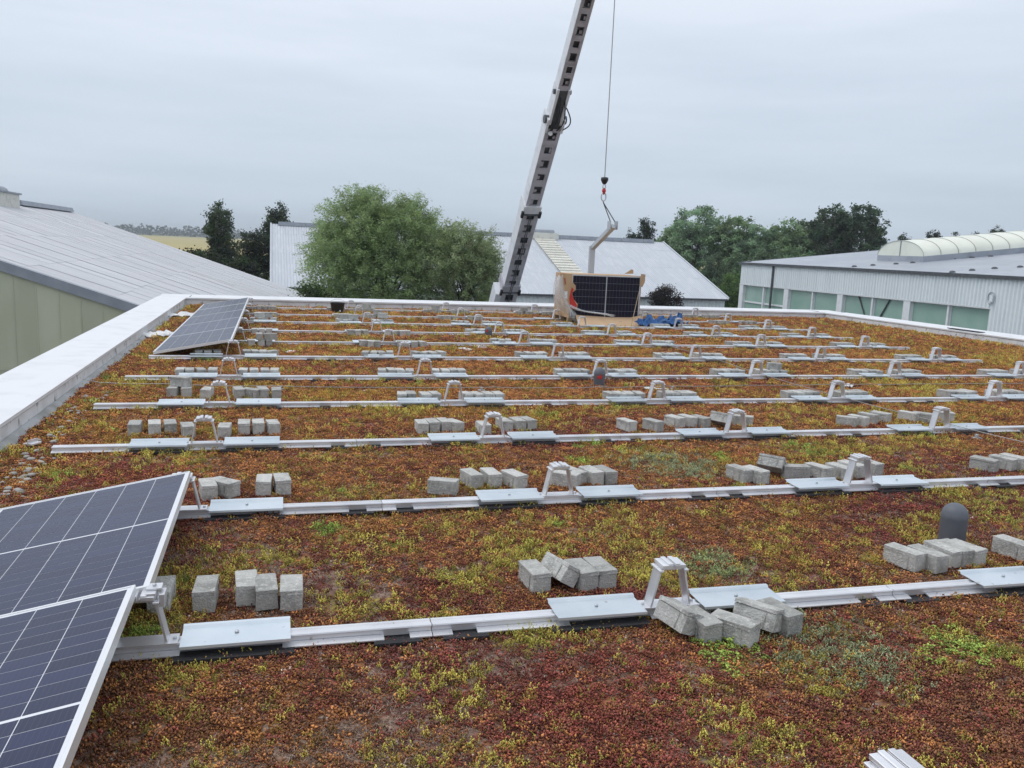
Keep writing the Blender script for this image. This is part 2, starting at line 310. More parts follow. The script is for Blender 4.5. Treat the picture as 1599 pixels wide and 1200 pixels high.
SPOTS = [(1140, 1018, .13, C_GRN, 3, .8), (1290, 1010, .3, C_SAGE, 1, .5), (1370, 1035, .22, C_SAGE, 1, .5), (1500, 1008, .13, C_GRN, 3, .5), (1450, 1022, .07, C_GRN, 3, .7), (1535, 1050, .2, C_MAR*.75, 2, .85), (1560, 1110, .45, C_BRN*1.15, 0, .7),
         (1110, 885, .2, C_SAGE*.7+C_GRN*.3, 1, .75), (1045, 725, .35, C_SAGE, 1, .6), (620, 640, .35, C_YEL, 1, .6), (260, 712, .35, C_YEL, 1, .55), (213, 602, .3, C_YEL, 1, .7), (510, 833, .1, C_GRN, 1, .8), (1410, 602, .6, C_YEL, 1, .6), (1560, 560, .5, C_YEL, 1, .5), (1270, 705, .3, C_GRN, 1, .45), (298, 1058, .12, C_YEL, 1, .7), (550, 945, .14, C_YEL, 1, .6), (710, 905, .12, C_YEL*.8+C_GRN*.2, 1, .7), (850, 865, .2, C_YEL*.8+C_GRN*.2, 1, .6), (1550, 790, .4, C_YEL*.8+C_GRN*.2, 1, .45), (830, 990, .12, C_YEL*.8+C_GRN*.2, 1, .7), (190, 745, .45, C_RED, 0, .8), (230, 790, .4, C_RED, 0, .6), (1030, 1150, .5, C_RED, 0, .4), (950, 1070, .4, C_RED, 0, .45)]
gx = np.concatenate([np.linspace(x0-.02, 9, 300), np.linspace(9.05, x1+.02, 120)]); gy_ = np.concatenate([np.linspace(-4.6, 4, 280), np.linspace(4.05, y1+.02, 240)])
XX, YY = np.meshgrid(gx, gy_); nx, ny = len(gx), len(gy_)
zz = (fbm(XX, YY, .5, 5)-.5)*.03+(fbm(XX, YY, .09, 9, 2)-.5)*.02-.008
edge = np.minimum(np.minimum(XX-x0, x1-XX), y1-YY); zz -= .03*np.clip(1-edge/.15, 0, 1)
gc, _ = sedum_colour(XX.ravel(), YY.ravel(), np.random.default_rng(2)); gc = gc*.4+np.array([.1, .045, .03])*.6
idx = np.arange(nx*ny).reshape(ny, nx); Fq = np.stack([idx[:-1, :-1], idx[:-1, 1:], idx[1:, 1:], idx[1:, :-1]], -1).reshape(-1, 4)
def deck_material():
    m = attr_mat('sedum_mat_ground', 'col', rough=.95, spec=.1); t = m.node_tree; A = t.nodes.new; K = t.links.new; b = t.nodes['Principled BSDF']
    src = b.inputs['Base Color'].links[0].from_socket; tcn = A('ShaderNodeTexCoord')
    vo = A('ShaderNodeTexVoronoi'); vo.inputs['Scale'].default_value = 55; K(tcn.outputs['Object'], vo.inputs['Vector'])
    no = A('ShaderNodeTexNoise'); no.inputs['Scale'].default_value = 30; no.inputs['Detail'].default_value = 5; K(tcn.outputs['Object'], no.inputs['Vector'])
    mr = A('ShaderNodeMapRange'); mr.inputs[1].default_value = .35; mr.inputs[2].default_value = .7; mr.inputs[3].default_value = .55; mr.inputs[4].default_value = 1.5; K(no.outputs['Fac'], mr.inputs[0])
    sc = A('ShaderNodeVectorMath'); sc.operation = 'SCALE'; K(src, sc.inputs[0]); K(mr.outputs[0], sc.inputs['Scale'])
    gt = A('ShaderNodeMath'); gt.operation = 'GREATER_THAN'; gt.inputs[1].default_value = .86; sp = A('ShaderNodeSeparateColor'); K(vo.outputs['Color'], sp.inputs[0]); K(sp.outputs[0], gt.inputs[0])
    mi = A('ShaderNodeMix'); mi.data_type = 'RGBA'; K(gt.outputs[0], mi.inputs[0]); K(sc.outputs[0], mi.inputs[6]); mi.inputs[7].default_value = (.27, .2, .16, 1)
    K(mi.outputs[2], b.inputs['Base Color'])
    bu = A('ShaderNodeBump'); bu.inputs['Strength'].default_value = .9; bu.inputs['Distance'].default_value = .02; K(no.outputs['Fac'], bu.inputs['Height']); K(bu.outputs[0], b.inputs['Normal'])
    return m
tag(inst('planted_roof_deck', np_mesh('planted_roof_deck', np.stack([XX.ravel(), YY.ravel(), zz.ravel()], 1), Fq, deck_material(), gc, smooth=True)), kind='structure')
# plant meshes (kept out of the scene, instanced on scattered points)
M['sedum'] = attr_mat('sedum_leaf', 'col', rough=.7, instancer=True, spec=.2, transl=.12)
def leafy(V, Fs, S, base, d, l, wd, sh):
    d = Vector(d).normalized(); a = d.orthogonal().normalized(); a.rotate(Matrix.Rotation(random.random()*6.28, 3, d)); b = d.cross(a); base = Vector(base); n = len(V)
    mid = base+d*l*.55
    V += [base, mid+a*wd, mid+b*wd*.7, mid-a*wd, mid-b*wd*.7, base+d*l]
    Fs += [(n, n+1, n+2), (n, n+2, n+3), (n, n+3, n+4), (n, n+4, n+1), (n+5, n+2, n+1), (n+5, n+3, n+2), (n+5, n+4, n+3), (n+5, n+1, n+4)]
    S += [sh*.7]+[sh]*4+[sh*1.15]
def plant_mesh(kind, seed):
    random.seed(seed); V = []; Fs = []; S = []
    if kind == 0:
        for _ in range(15):
            a = random.random()*6.28; r = .022*math.sqrt(random.random()); h = random.uniform(.004, .02)
            leafy(V, Fs, S, (r*math.cos(a), r*math.sin(a), h-.006), (random.gauss(0, .7)+math.cos(a)*.5, random.gauss(0, .7)+math.sin(a)*.5, random.uniform(.3, 1.2)), random.uniform(.008, .015), random.uniform(.0025, .0045), random.uniform(.65, 1.3))
    elif kind == 1:
        for _ in range(6):
            a = random.random()*6.28; r = .018*math.sqrt(random.random()); h = random.uniform(.008, .026); lx, ly = random.gauss(0, .35), random.gauss(0, .35)
            p = Vector((r*math.cos(a), r*math.sin(a), 0)); sh = random.uniform(.75, 1.25)
            for k in range(6):
                t = k/5; q = p+Vector((lx*h*t, ly*h*t, h*t)); g = random.random()*6.28
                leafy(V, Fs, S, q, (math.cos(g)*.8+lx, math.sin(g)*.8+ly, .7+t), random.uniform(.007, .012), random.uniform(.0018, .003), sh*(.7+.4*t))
    elif kind == 2:
        for _ in range(9):
            a = random.random()*6.28; r = .02*math.sqrt(random.random())
            leafy(V, Fs, S, (r*math.cos(a), r*math.sin(a), -.003), (random.gauss(0, 1), random.gauss(0, 1), random.uniform(.15, .9)), random.uniform(.018, .04), .0011, random.uniform(.6, 1.4))
    elif kind == 4:
        for _ in range(3):
            a = random.random()*6.28; r = .02*math.sqrt(random.random())
            leafy(V, Fs, S, (r*math.cos(a), r*math.sin(a), .008), (random.gauss(0, 1), random.gauss(0, 1), .25), random.uniform(.008, .014), random.uniform(.004, .006), random.uniform(.7, 1.3))
    else:
        for _ in range(16):
            a = random.random()*6.28; r = .024*math.sqrt(random.random())
            leafy(V, Fs, S, (r*math.cos(a), r*math.sin(a), random.uniform(.005, .022)), (random.gauss(0, 1), random.gauss(0, 1), random.uniform(.1, .6)), random.uniform(.01, .016), random.uniform(.004, .006), random.uniform(.75, 1.25))
    V = np.array([tuple(v) for v in V]); S = np.array(S)
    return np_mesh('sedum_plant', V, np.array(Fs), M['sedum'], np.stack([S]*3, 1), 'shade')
pc = bpy.data.collections.new('sedum_plants'); NV = 3
for k in range(5):
    for v in range(NV):
        pc.objects.link(bpy.data.objects.new('sedum_plant_%02d' % (k*NV+v), plant_mesh(k, 100+k*10+v)))
random.seed(5)
pts = []; scl = []
for (ya, yb, dens, sc_) in ((-2.6, -.9, 3700, 1.08), (-.9, .8, 3100, 1.1), (.8, 3, 1900, 1.2), (3, 6, 1050, 1.45), (6, 11, 480, 1.75), (11, 18.3, 260, 2.2)):
    xa = x0+.04; xb = min(x1-.03, CAM[0]+(yb-CAM[1]+.4)*1.14+1.2)
    n = int((xb-xa)*(yb-ya)*dens); xs = RNG.uniform(xa, xb, n); ys = RNG.uniform(ya, yb, n)
    keep = (xs < CAM[0]+(ys-CAM[1])*1.13+.9) & (fbm(xs, ys, .35, 61)+.3*(RNG.random(n)-.5) > .2)
    pts.append(np.stack([xs[keep], ys[keep]], 1)); scl.append(np.full(keep.sum(), sc_)*RNG.uniform(.5, 1.35, keep.sum()))
pts = np.concatenate(pts); scl = np.concatenate(scl); n = len(pts)
ix = np.clip(np.searchsorted(gx, pts[:, 0])-1, 0, nx-2); iy = np.clip(np.searchsorted(gy_, pts[:, 1])-1, 0, ny-2)
pz = zz[iy, ix]-.004
pcol, pk = sedum_colour(pts[:, 0], pts[:, 1], np.random.default_rng(4))
me = bpy.data.meshes.new('sedum'); me.vertices.add(n); me.vertices.foreach_set('co', np.stack([pts[:, 0], pts[:, 1], pz], 1).astype(np.float32).ravel())
a = me.attributes.new('col', 'FLOAT_COLOR', 'POINT'); a.data.foreach_set('color', np.concatenate([pcol, np.ones((n, 1))], 1).astype(np.float32).ravel())
a = me.attributes.new('pick', 'INT', 'POINT'); a.data.foreach_set('value', (pk*NV+RNG.integers(0, NV, n)).astype(np.int32))
a = me.attributes.new('turn', 'FLOAT_VECTOR', 'POINT'); a.data.foreach_set('vector', np.stack([RNG.normal(0, .15, n), RNG.normal(0, .15, n), RNG.uniform(0, 6.28, n)], 1).astype(np.float32).ravel())
a = me.attributes.new('size', 'FLOAT', 'POINT'); a.data.foreach_set('value', scl.astype(np.float32))
so_ = inst('sedum', me); tag(so_, 'low red, orange and yellow-green stonecrop carpet covering the roof', 'sedum', kind='stuff')
ng = bpy.data.node_groups.new('scatter', 'GeometryNodeTree'); ng.interface.new_socket('Geometry', in_out='INPUT', socket_type='NodeSocketGeometry'); ng.interface.new_socket('Geometry', in_out='OUTPUT', socket_type='NodeSocketGeometry')
gi = ng.nodes.new('NodeGroupInput'); go = ng.nodes.new('NodeGroupOutput'); ip = ng.nodes.new('GeometryNodeInstanceOnPoints'); m2p = ng.nodes.new('GeometryNodeMeshToPoints')
ci = ng.nodes.new('GeometryNodeCollectionInfo'); ci.inputs['Collection'].default_value = pc; ci.inputs['Separate Children'].default_value = True; ci.inputs['Reset Children'].default_value = True
def named(nm, ty):
    q = ng.nodes.new('GeometryNodeInputNamedAttribute'); q.data_type = ty; q.inputs[0].default_value = nm; return [o for o in q.outputs if o.enabled][0]
GL = ng.links.new; GL(gi.outputs[0], m2p.inputs[0]); GL(m2p.outputs[0], ip.inputs['Points']); GL(ci.outputs[0], ip.inputs['Instance']); ip.inputs['Pick Instance'].default_value = True
GL(named('pick', 'INT'), ip.inputs['Instance Index']); GL(named('turn', 'FLOAT_VECTOR'), ip.inputs['Rotation']); GL(named('size', 'FLOAT'), ip.inputs['Scale']); GL(ip.outputs[0], go.inputs[0])
md = so_.modifiers.new('scatter', 'NODES'); md.node_group = ng
print('sedum plants', n)
# pebbles along the left edge
pb = MB()
def stone(mb, c, r):
    vs = []; fs = []; n = 7
    for i, t in enumerate((-.6, .1, .75)):
        for k in range(n):
            rr = r*math.sqrt(max(.05, 1-t*t))*random.uniform(.85, 1.15); vs.append((c[0]+rr*math.cos(6.283*k/n)*1.2, c[1]+rr*math.sin(6.283*k/n), c[2]+r*t*.6))
    for i in range(2):
        for k in range(n): fs.append((i*n+k, i*n+(k+1) % n, (i+1)*n+(k+1) % n, (i+1)*n+k))
    fs += [tuple(range(n-1, -1, -1)), tuple(range(2*n, 3*n))]; mb.add(vs, fs)
for (ax, ay, bx_, by_, cnt) in ((110, 640, 60, 720, 34), (60, 715, 15, 775, 44), (160, 610, 110, 650, 25), (280, 500, 250, 530, 20)):
    for _ in range(cnt):
        t = random.random(); P = at(ax+(bx_-ax)*t+random.gauss(0, 14), ay+(by_-ay)*t+random.gauss(0, 4), Z=0)
        stone(pb, (max(P.x, x0+.1), P.y, random.uniform(0, .015)), random.uniform(.01, .026))
tag(pb.build('pebbles', M['pebble'], smooth=True), 'loose pale gravel pebbles strewn along the left parapet', 'pebbles', kind='stuff')

# ------------------------------------------------------------------ mounting rows
CS = 2.367
ORD = ['zeroth', 'first', 'second', 'third', 'fourth', 'fifth', 'sixth', 'seventh', 'eighth', 'ninth', 'tenth', 'eleventh']
ROWS = [(-1.765, 0, -1.1, 5.6), (-.15, -.016, -1.1, 13), (1.61, -.008, -1.1, 13), (3.33, -.001, -1.1, 13), (5.06, -.008, -1.13, 13), (6.78, .004, -1.12, 13), (8.57, .004, -1.1, 12.85), (10.36, .011, -1.1, 12.9), (12.05, .015, -1.1, 12.9), (13.75, .018, -1.1, 13.0), (15.5, .022, -1.1, 13.2), (17.3, .022, -1.1, 12.9)]
NOTCH = [-1.04, 1.03]
def bay_mesh(xa, xb):
    """rail profile of one bay in row coordinates; the toe flange is notched for the pads"""
    r = MB(); prof = [(-.027, .02), (-.029, .05), (-.036, .054), (-.034, .0595), (-.016, .0595), (-.013, .055), (.014, .055), (.017, .0595), (.03, .0595), (.026, .02)]
    r.prism([(xa+.002, y, z) for y, z in prof], (xb-xa-.004, 0, 0))
    cuts = [xa+.002]+sorted(sum([[n-h_, n+h_] for n, h_ in [(v_, .055) for v_ in NOTCH]+[(-.355, .2), (.355, .2)] if xa+.1 < n < xb-.1], []))+[xb-.002]
    for a_, b_ in zip(cuts[::2], cuts[1::2]): r.prism([(a_, -.064, .016), (a_, -.064, .021), (a_, -.03, .029), (a_, -.03, .022)], (b_-a_, 0, 0))
    return r.mesh('rail_bar', M['alu'])
ME_BAY = bay_mesh(-CS/2, CS/2)
def arch_meshes():
    d = {}; T = .012
    def leg(s):
        q = MB(); a = Vector((.098*s, 0, .066)); b = Vector((.058*s, 0, .252)); n = Vector((b.z-a.z, 0, -(b.x-a.x))).normalized()
        for yy, wd, th in ((0, .07, .006), (-.034, .006, .009), (.034, .006, .009)):
            n_ = n*th/2*(1 if s > 0 else 1)
            q.prism([a-n_+Vector((0, yy-wd/2, 0)), a+n_+Vector((0, yy-wd/2, 0)), b+n_+Vector((0, yy-wd/2, 0)), b-n_+Vector((0, yy-wd/2, 0))], (0, wd, 0))
        return q.mesh('arch_leg', M['alu'])
    d['l'] = leg(-1); d['r'] = leg(1)
    def cap(s):
        q = MB(); q.b2((.006*s, -.05, .2525), (.058*s, .05, .270)); q.b2((.03*s, -.05, .270), (.006*s, .05, .277)); q.b2((.05*s, -.05, .236), (.074*s, .05, .246)); return q.mesh('clamp', M['alu'], bevel=.002)
    d['cl'] = cap(-1); d['cr'] = cap(1)
    q = MB(); q.b2((-.14, -.045, .0605), (.14, .045, .0655)); d['base'] = q.mesh('base_plate', M['alu'])
    q = MB(); q.lathe([(.008, 0), (.008, .006), (.005, .009)], 8); d['bolt'] = q.mesh('bolt', M['steel'])
    q = MB(); q.b2((-.055, -.03, .240), (.055, .03, .252)); d['bridge'] = q.mesh('top_bridge', M['alu'])
    return d
AM = arch_meshes()
q = MB(); q.prism([(-.215, -.098, .054), (-.215, -.094, .054), (-.215, -.093, .0615), (-.215, .066, .064), (-.215, .072, .076), (-.215, .088, .077), (-.215, .088, .080), (-.215, .07, .079), (-.215, .064, .068), (-.215, -.096, .0655)], (.43, 0, 0)); ME_TRAY = q.mesh('ballast_tray', M['tray'])
q = MB(); q.lathe([(.009, 0), (.009, .005), (.004, .008)], 8); ME_SCREW = q.mesh('tray_screw', M['steel'])
q = MB(); q.b2((-.2, -.1, .002), (.2, .1, .0155)); ME_MAT = q.mesh('rubber_mat', M['rubber'])
q = MB(); q.b2((-.1, -.08, .004), (.1, .09, .0155)); ME_PAD = q.mesh('rubber_pad', M['rubber'])
q = MB(); q.b2((-.235, -.1, .003), (.235, .1, .02)); ME_MATL = q.mesh('rubber_mat', M['rubber'])
ROWLAB = {0: 'nearest aluminium mounting row, just one arch top showing at the bottom right edge'}
for r in range(1, 12): ROWLAB[r] = '%s full aluminium mounting rail row counted from the front, with arches and trays' % ORD[r]
ROWLAB[11] = 'farthest aluminium mounting rail row, close under the far white parapet'
HIDE = {(0, 'tray')}
ROWOBJ = []
def rowpt(r, x): y, s, a, b = ROWS[r]; return y+s*x
for r, (ry, sl_, xa, xb) in enumerate(ROWS):
    R = empty('mounting_rail_row', (0, ry, 0), (0, 0, math.atan(sl_))); tag(R, ROWLAB[r], 'mounting rail', 'solar mounting rail rows'); ROWOBJ.append(R)
    ncol = 2 if r == 0 else 6
    if r == 0: xb = 3.4
    for c in range(ncol):
        cx = c*CS+random.uniform(-.012, .012)-(.12 if r == 0 else .05 if r == 1 and c == 1 else .1 if r == 1 and c == 2 else 0)
        a_, b_ = c*CS-CS/2, c*CS+CS/2
        if c == 0: inst('rail_bar', bay_mesh(xa, CS/2), R)
        elif c == 5: inst('rail_bar', bay_mesh(-CS/2, xb-5*CS), R, (5*CS, 0, 0))
        else: inst('rail_bar', ME_BAY, R, (c*CS, 0, 0))
        A_ = inst('arch', AM['base'], R, (cx, 0, 0))
        inst('leg', AM['l'], A_); inst('leg', AM['r'], A_); inst('clamp', AM['cl'], A_); inst('clamp', AM['cr'], A_); inst('bridge', AM['bridge'], A_)
        if r < 6:
            for s in (-.125, .125): inst('bolt', AM['bolt'], A_, (s, 0, .0655))
        for s in (-1, 1):
            if r == 0 and False: continue
            T_ = inst('ballast_tray', ME_TRAY, R, (cx+s*.355+random.uniform(-.02, .02), .015, 0), (0, 0, random.uniform(-.015, .015)))
            if r < 5: inst('screw', ME_SCREW, T_, (0, 0, .0685))
            if not (c == 0 and s == -1 and xa > -.6): inst('rubber_mat', ME_MATL, R, (cx+s*.36, -.01, 0))
        for n_ in NOTCH:
            if xa+.08 < n_+c*CS < xb-.08: inst('rubber_pad', ME_PAD, R, (c*CS+n_, -.012, 0))

# ------------------------------------------------------------------ concrete blocks
def brick_mesh(i):
    random.seed(300+i); q = MB()
    j = lambda: random.uniform(-.0024, .0024)
    q.b2((-.0485, -.1, 0), (.0485, .1, .079)); q.b2((-.05, -.1015, .0792), (.05, .1015, .1))
    q.b2((-.0515, -.055, .006), (-.048, -.047, .077)); q.b2((.0515, .047, .006), (.048, .055, .077))
    me = bpy.data.meshes.new('concrete_block'); me.from_pydata(q.v, [], q.f); bm = bmesh.new(); bm.from_mesh(me)
    bmesh.ops.bevel(bm, geom=bm.edges[:], offset=.0028, segments=1, affect='EDGES')
    for v in bm.verts: v.co += Vector((j(), j(), j()))
    bm.to_mesh(me); bm.free(); me.materials.append(M['concrete']); return me
BM = [brick_mesh(i) for i in range(4)]
random.seed(21)
BR = []          # dict(x,y,z,rot(3),row,col,side,label)
def BK(row, col, side, x, y, z=0.0, rz=0.0, ry=0.0, note=None): BR.append(dict(x=x, y=y, z=z, rz=rz, ry=ry, row=row, col=col, side=side, note=note))
def P4(row, col, side, lst):
    for (px_, py_, rz, *o) in lst:
        p = at(px_, py_, Z=0.0); a = math.radians(rz+random.uniform(-3, 3)); ry = math.radians(o[0]) if o else 0; z = o[1] if len(o) > 1 else 0
        # the pixel marks the middle of the near end's lower edge; the block runs back from there
        c_ = p+Vector((-math.sin(a)*.1, math.cos(a)*.1, 0)) if abs(rz) < 50 else p+Vector((0, .05, 0))
        BK(row, col, side, c_.x, c_.y, z+.002, a, ry)
P4(1, 0, 'left', [(247, 960, 0)]); P4(1, 0, 'right', [(318, 958, -3), (386, 948, 2), (417, 954, 3), (455, 956, 0)])
P4(1, 1, 'left', [(846, 927, 4), (884, 926, 14, 32, .012), (921, 924, 8), (949, 921, 5)])
P4(1, 1, 'right', [(1074, 1003, 14, 22, .012), (1112, 1008, 12), (1178, 1010, 36), (1212, 997, 34, 16, .014), (1240, 994, 16)])
P4(1, 2, 'left', [(1436, 893, 14), (1470, 896, 10), (1494, 888, 8), (1512, 887, 8), (1531, 886, 10)]); P4(1, 2, 'right', [(1606, 878, 10)])
P4(2, 0, 'right', [(328, 783, 8), (367, 777, 44), (411, 776, 0), (443, 774, 6)])
P4(2, 1, 'left', [(694, 774, 66), (745, 764, 14), (774, 763, 4)]); P4(2, 1, 'right', [(815, 765, 20), (886, 762, 52), (908, 759, 20), (934, 759, 14), (955, 758, 8)])
P4(2, 2, 'left', [(1168, 755, 12), (1194, 757, 16), (1221, 747, 40, 40, .02), (1247, 749, 76)]); P4(2, 2, 'right', [(1294, 751, 20), (1325, 751, 16), (1345, 747, 14), (1372, 744, 12)])
P4(2, 3, 'left', [(1555, 738, 22), (1583, 736, 18), (1600, 734, 16)])
P4(3, 0, 'left', [(209, 682, 0), (242, 681, 6), (267, 680, 8), (296, 685, 12)]); P4(3, 0, 'right', [(349, 686, -4), (381, 680, 3), (404, 679, 3), (429, 680, 6)])
P4(3, 1, 'left', [(661, 679, 2), (679, 677, 3), (698, 676, 4), (718, 677, 22)]); P4(3, 1, 'right', [(759, 681, 3), (793, 675, 8), (814, 674, 8), (831, 673, 8)])
P4(3, 2, 'left', [(988, 675, 16), (1031, 675, 24), (1064, 669, 20), (1083, 668, 12), (1104, 669, 16)]); P4(3, 2, 'right', [(1136, 671, 30, 30, .02), (1163, 666, 60)])
P4(3, 3, 'left', [(1326, 667, 50), (1353, 667, 20), (1368, 663, 20), (1388, 661, 24)]); P4(3, 3, 'right', [(1432, 660, 24), (1455, 661, 40), (1478, 659, 64)])
P4(4, 0, 'left', [(268, 621, -4), (291, 621, 4), (282, 619, 60, 0, .1), (320, 624, -8)]); P4(4, 0, 'right', [(375, 623, 10), (392, 623, 55), (413, 623, 12), (432, 624, 4)])
def auto(row, col, side, n=4, on=False, mess=.5):
    s = -1 if side == 'left' else 1
    cx = col*CS+s*.355+random.uniform(-.05, .05)*mess; yy = rowpt(row, cx)
    base = random.uniform(-4, 6)
    for k in range(n):
        x = cx+(k-(n-1)/2)*.117+random.gauss(0, .014)*mess; y = yy+(-.20 if on else .215+random.gauss(0, .012))+random.gauss(0, .022)*mess
        rz = base+random.gauss(0, 9)*mess; ry = 0; z = .006 if on else .012
        if mess > .8 and random.random() < .14: rz += random.choice((-1, 1))*random.uniform(25, 60)
        BK(row, col, side, x, y, z, math.radians(rz), math.radians(ry))
for row in range(4, 12):
    for col in range(6):
        for side in ('left', 'right'):
            if (row, col) in ((4, 0),): continue
            if row >= 7 and col == 0 and side == 'left': continue
            if row == 10 and col in (3,): continue
            if row in (9,) and col == 3 and side == 'right': continue
            if row == 6 and col == 0 and side == 'left': auto(row, col, side, 3, mess=.4); continue
            on = (row in (7, 8) and col <= 1) or (row in (10, 11))
            auto(row, col, side, 4 if random.random() < .85 else 3, on, mess=.6 if row < 6 else .9)
# a few stacked ones on the far rows
for (row, col, side, dx, z, rz) in ((7, 0, 'right', -.05, .182, 3), (7, 0, 'right', .12, .182, -80), (9, 0, 'right', -.1, .09, 88), (9, 0, 'right', .05, .1, 85), (9, 1, 'left', -.1, .09, 90), (9, 1, 'left', .1, .09, 86), (9, 1, 'right', .0, .13, 88), (10, 1, 'right', .05, .182, 80), (11, 1, 'right', 0, .182, 70), (11, 2, 'left', .05, .182, 80), (5, 3, 'right', .1, .09, 70), (11, 3, 'left', 0, .182, 85), (11, 4, 'left', .1, .182, 88), (11, 4, 'left', -.12, .182, 84)):
    cx = col*CS+(.355 if side == 'right' else -.355)+dx; BK(row, col, side, cx, rowpt(row, cx)+(-.2 if row in (7, 10, 11) or (row, col) == (8, 1) else .25), z-.074 if z > .15 else z+.016, math.radians(rz), 0, 'top')
WORDN = ['none', 'one', 'two', 'three', 'four', 'five', 'six', 'seven', 'eight']
piles = {}
for b in BR: piles.setdefault((b['row'], b['col'], b['side']), []).append(b)
for (row, col, side), lst in piles.items():
    low = sorted([b for b in lst if b['note'] != 'top'], key=lambda b: b['x']); top = sorted([b for b in lst if b['note'] == 'top'], key=lambda b: b['x'])
    where = '%s of arch %s, rail row %s' % (side, WORDN[col+1], ORD[row].replace('zeroth', 'nought') if row < 1 else WORDN[row] if row < 9 else ORD[row])
    for k, b in enumerate(low):
        pos = 'only block' if len(low) == 1 else 'leftmost block' if k == 0 else 'rightmost block' if k == len(low)-1 else '%s block from left' % ORD[k+1]
        b['label'] = 'grey concrete block, %s in pile %s' % (pos, where)
    for k, b in enumerate(top):
        b['label'] = 'grey concrete block on top of pile %s%s' % (where, '' if len(top) == 1 else ', left one' if k == 0 else ', right one')
def brick_vis(b):
    d = Vector((b['x'], b['y'], b['z']))-Vector(CAM); z = d.dot(Vector(fw)); u = d.dot(Vector(CR))/z*F_PX; v = d.dot(Vector(CU))/z*F_PX
    return abs(u) < 815 and abs(v) < 620
BR = [b for b in BR if brick_vis(b)]
BR.sort(key=lambda b: (b['x']-CAM[0])**2+(b['y']-CAM[1])**2)
def brick_matrix(b):
    return Matrix.Translation((b['x'], b['y'], b['z']+abs(math.sin(b['ry']))*.05)) @ Matrix.Rotation(b['rz'], 4, 'Z') @ Matrix.Rotation(b['ry'], 4, 'Y')
print('blocks', len(BR))
for b in BR[:300]:
    o = inst('concrete_block', random.choice(BM)); o.matrix_world = brick_matrix(b); tag(o, b['label'], 'concrete block', 'ballast blocks lying along the mounting rails')
if BR[300:]:
    q = MB()
    for b in BR[300:]:
        q.box((0, 0, 0), (0, 0, 0)) if False else None
        mm = brick_matrix(b); me = BM[0]
        q.add([mm @ v.co for v in me.vertices], [tuple(p.vertices) for p in me.polygons])
    tag(q.build('concrete_blocks', M['concrete']), 'far grey concrete blocks lying on the rearmost mounting rails', 'concrete blocks', kind='stuff')

# ------------------------------------------------------------------ solar panels
PW, PL = 1.038, 1.755
def frame_meshes():
    q = MB(); q.b2((0, -PL/2, 0), (.012, PL/2, .035)); q.b2((.012, -PL/2, 0), (.03, PL/2, .002)); a = q.mesh('frame_bar', M['frame'])
    q = MB(); q.b2((.012, 0, 0), (PW-.012, .012, .035)); b = q.mesh('frame_bar', M['frame'])
    q = MB(); q.b2((.012, -PL/2+.012, .026), (PW-.012, PL/2-.012, .0318)); c = q.mesh('backsheet', M['backsheet'])
    return a, b, c
FA, FB, FC = frame_meshes()
cw, ch = (PW-.05)/6, (PL-.069)/20
q = MB(); q.b2((-cw/2+.0017, -ch/2+.0014, 0), (cw/2-.0017, ch/2-.0014, .0002)); ME_CELL = q.mesh('solar_cell', M['cell'])
def cellpos():
    for j in range(20):
        for i in range(6): yield (.025+(i+.5)*cw, -PL/2+.0275+(j+.5)*ch+(.014 if j >= 10 else 0), .0322)
q = MB()
for p in cellpos(): q.box(Vector(p)+Vector((0, 0, .0003)), (cw-.0036, ch-.002, .0006))
ME_CELLS = q.mesh('solar_cells', M['cell'])
def panel(mw, label, group, fine):
    e = empty('solar_panel'); e.matrix_world = mw; tag(e, label, 'solar panel', group)
    inst('frame_bar', FA, e); inst('frame_bar', FA, e, (PW, 0, 0), (0, 0, math.pi)); inst('frame_bar', FB, e, (0, -PL/2, 0)); inst('frame_bar', FB, e, (0, PL/2-.012, 0)); inst('backsheet', FC, e)
    if fine:
        for p in cellpos(): inst('solar_cell', ME_CELL, e, p)
    else: tag(inst('solar_cells', ME_CELLS, e), kind='stuff')
    return e
def panel_mw(x_hi, z_hi, x_lo, z_lo, yc):
    u = Vector((x_hi-x_lo, 0, z_hi-z_lo)).normalized(); v = Vector((0, 1, 0)); n_ = u.cross(v)
    return Matrix(((u.x, v.x, n_.x, x_lo), (u.y, v.y, n_.y, yc), (u.z, v.z, n_.z, z_lo), (0, 0, 0, 1)))
G = 'tilted solar panels mounted at the left edge'
panel(panel_mw(-.008, .272, -1.023, .082, -1.03), 'nearest tilted solar panel, cut by the bottom left corner of the picture', G, True)
panel(panel_mw(.04, .258, -.975, .07, .735), 'large tilted solar panel second from the front at the left edge', G, True)
FARL = ['front', 'second', 'middle', 'fourth', 'rearmost']
for k in range(5):
    yc = (rowpt(6+k, 0)+rowpt(7+k, 0))/2
    panel(panel_mw(-.03, .255, -1.045, .07, yc+.0), '%s panel of the far left strip of five tilted solar panels' % FARL[k], G, False)
# corner clamps where the two near panels meet
e = empty('panel_clamp', (.05, -.155, .258)); tag(e, 'aluminium end clamp on the arch where the two near panels meet', 'clamp')
q = MB(); q.b2((-.02, -.04, .0), (.02, .04, .024)); q.b2((-.02, -.01, .024), (.04, .045, .034)); q.b2((.03, -.03, -.04), (.052, .04, .014)); q.build('clamp_body', M['alu'], e, bevel=.002)
q = MB(); q.lathe([(.008, .034), (.008, .042), (.004, .044)], 8); q.build('bolt', M['steel'], e, loc=(.01, .015, 0))

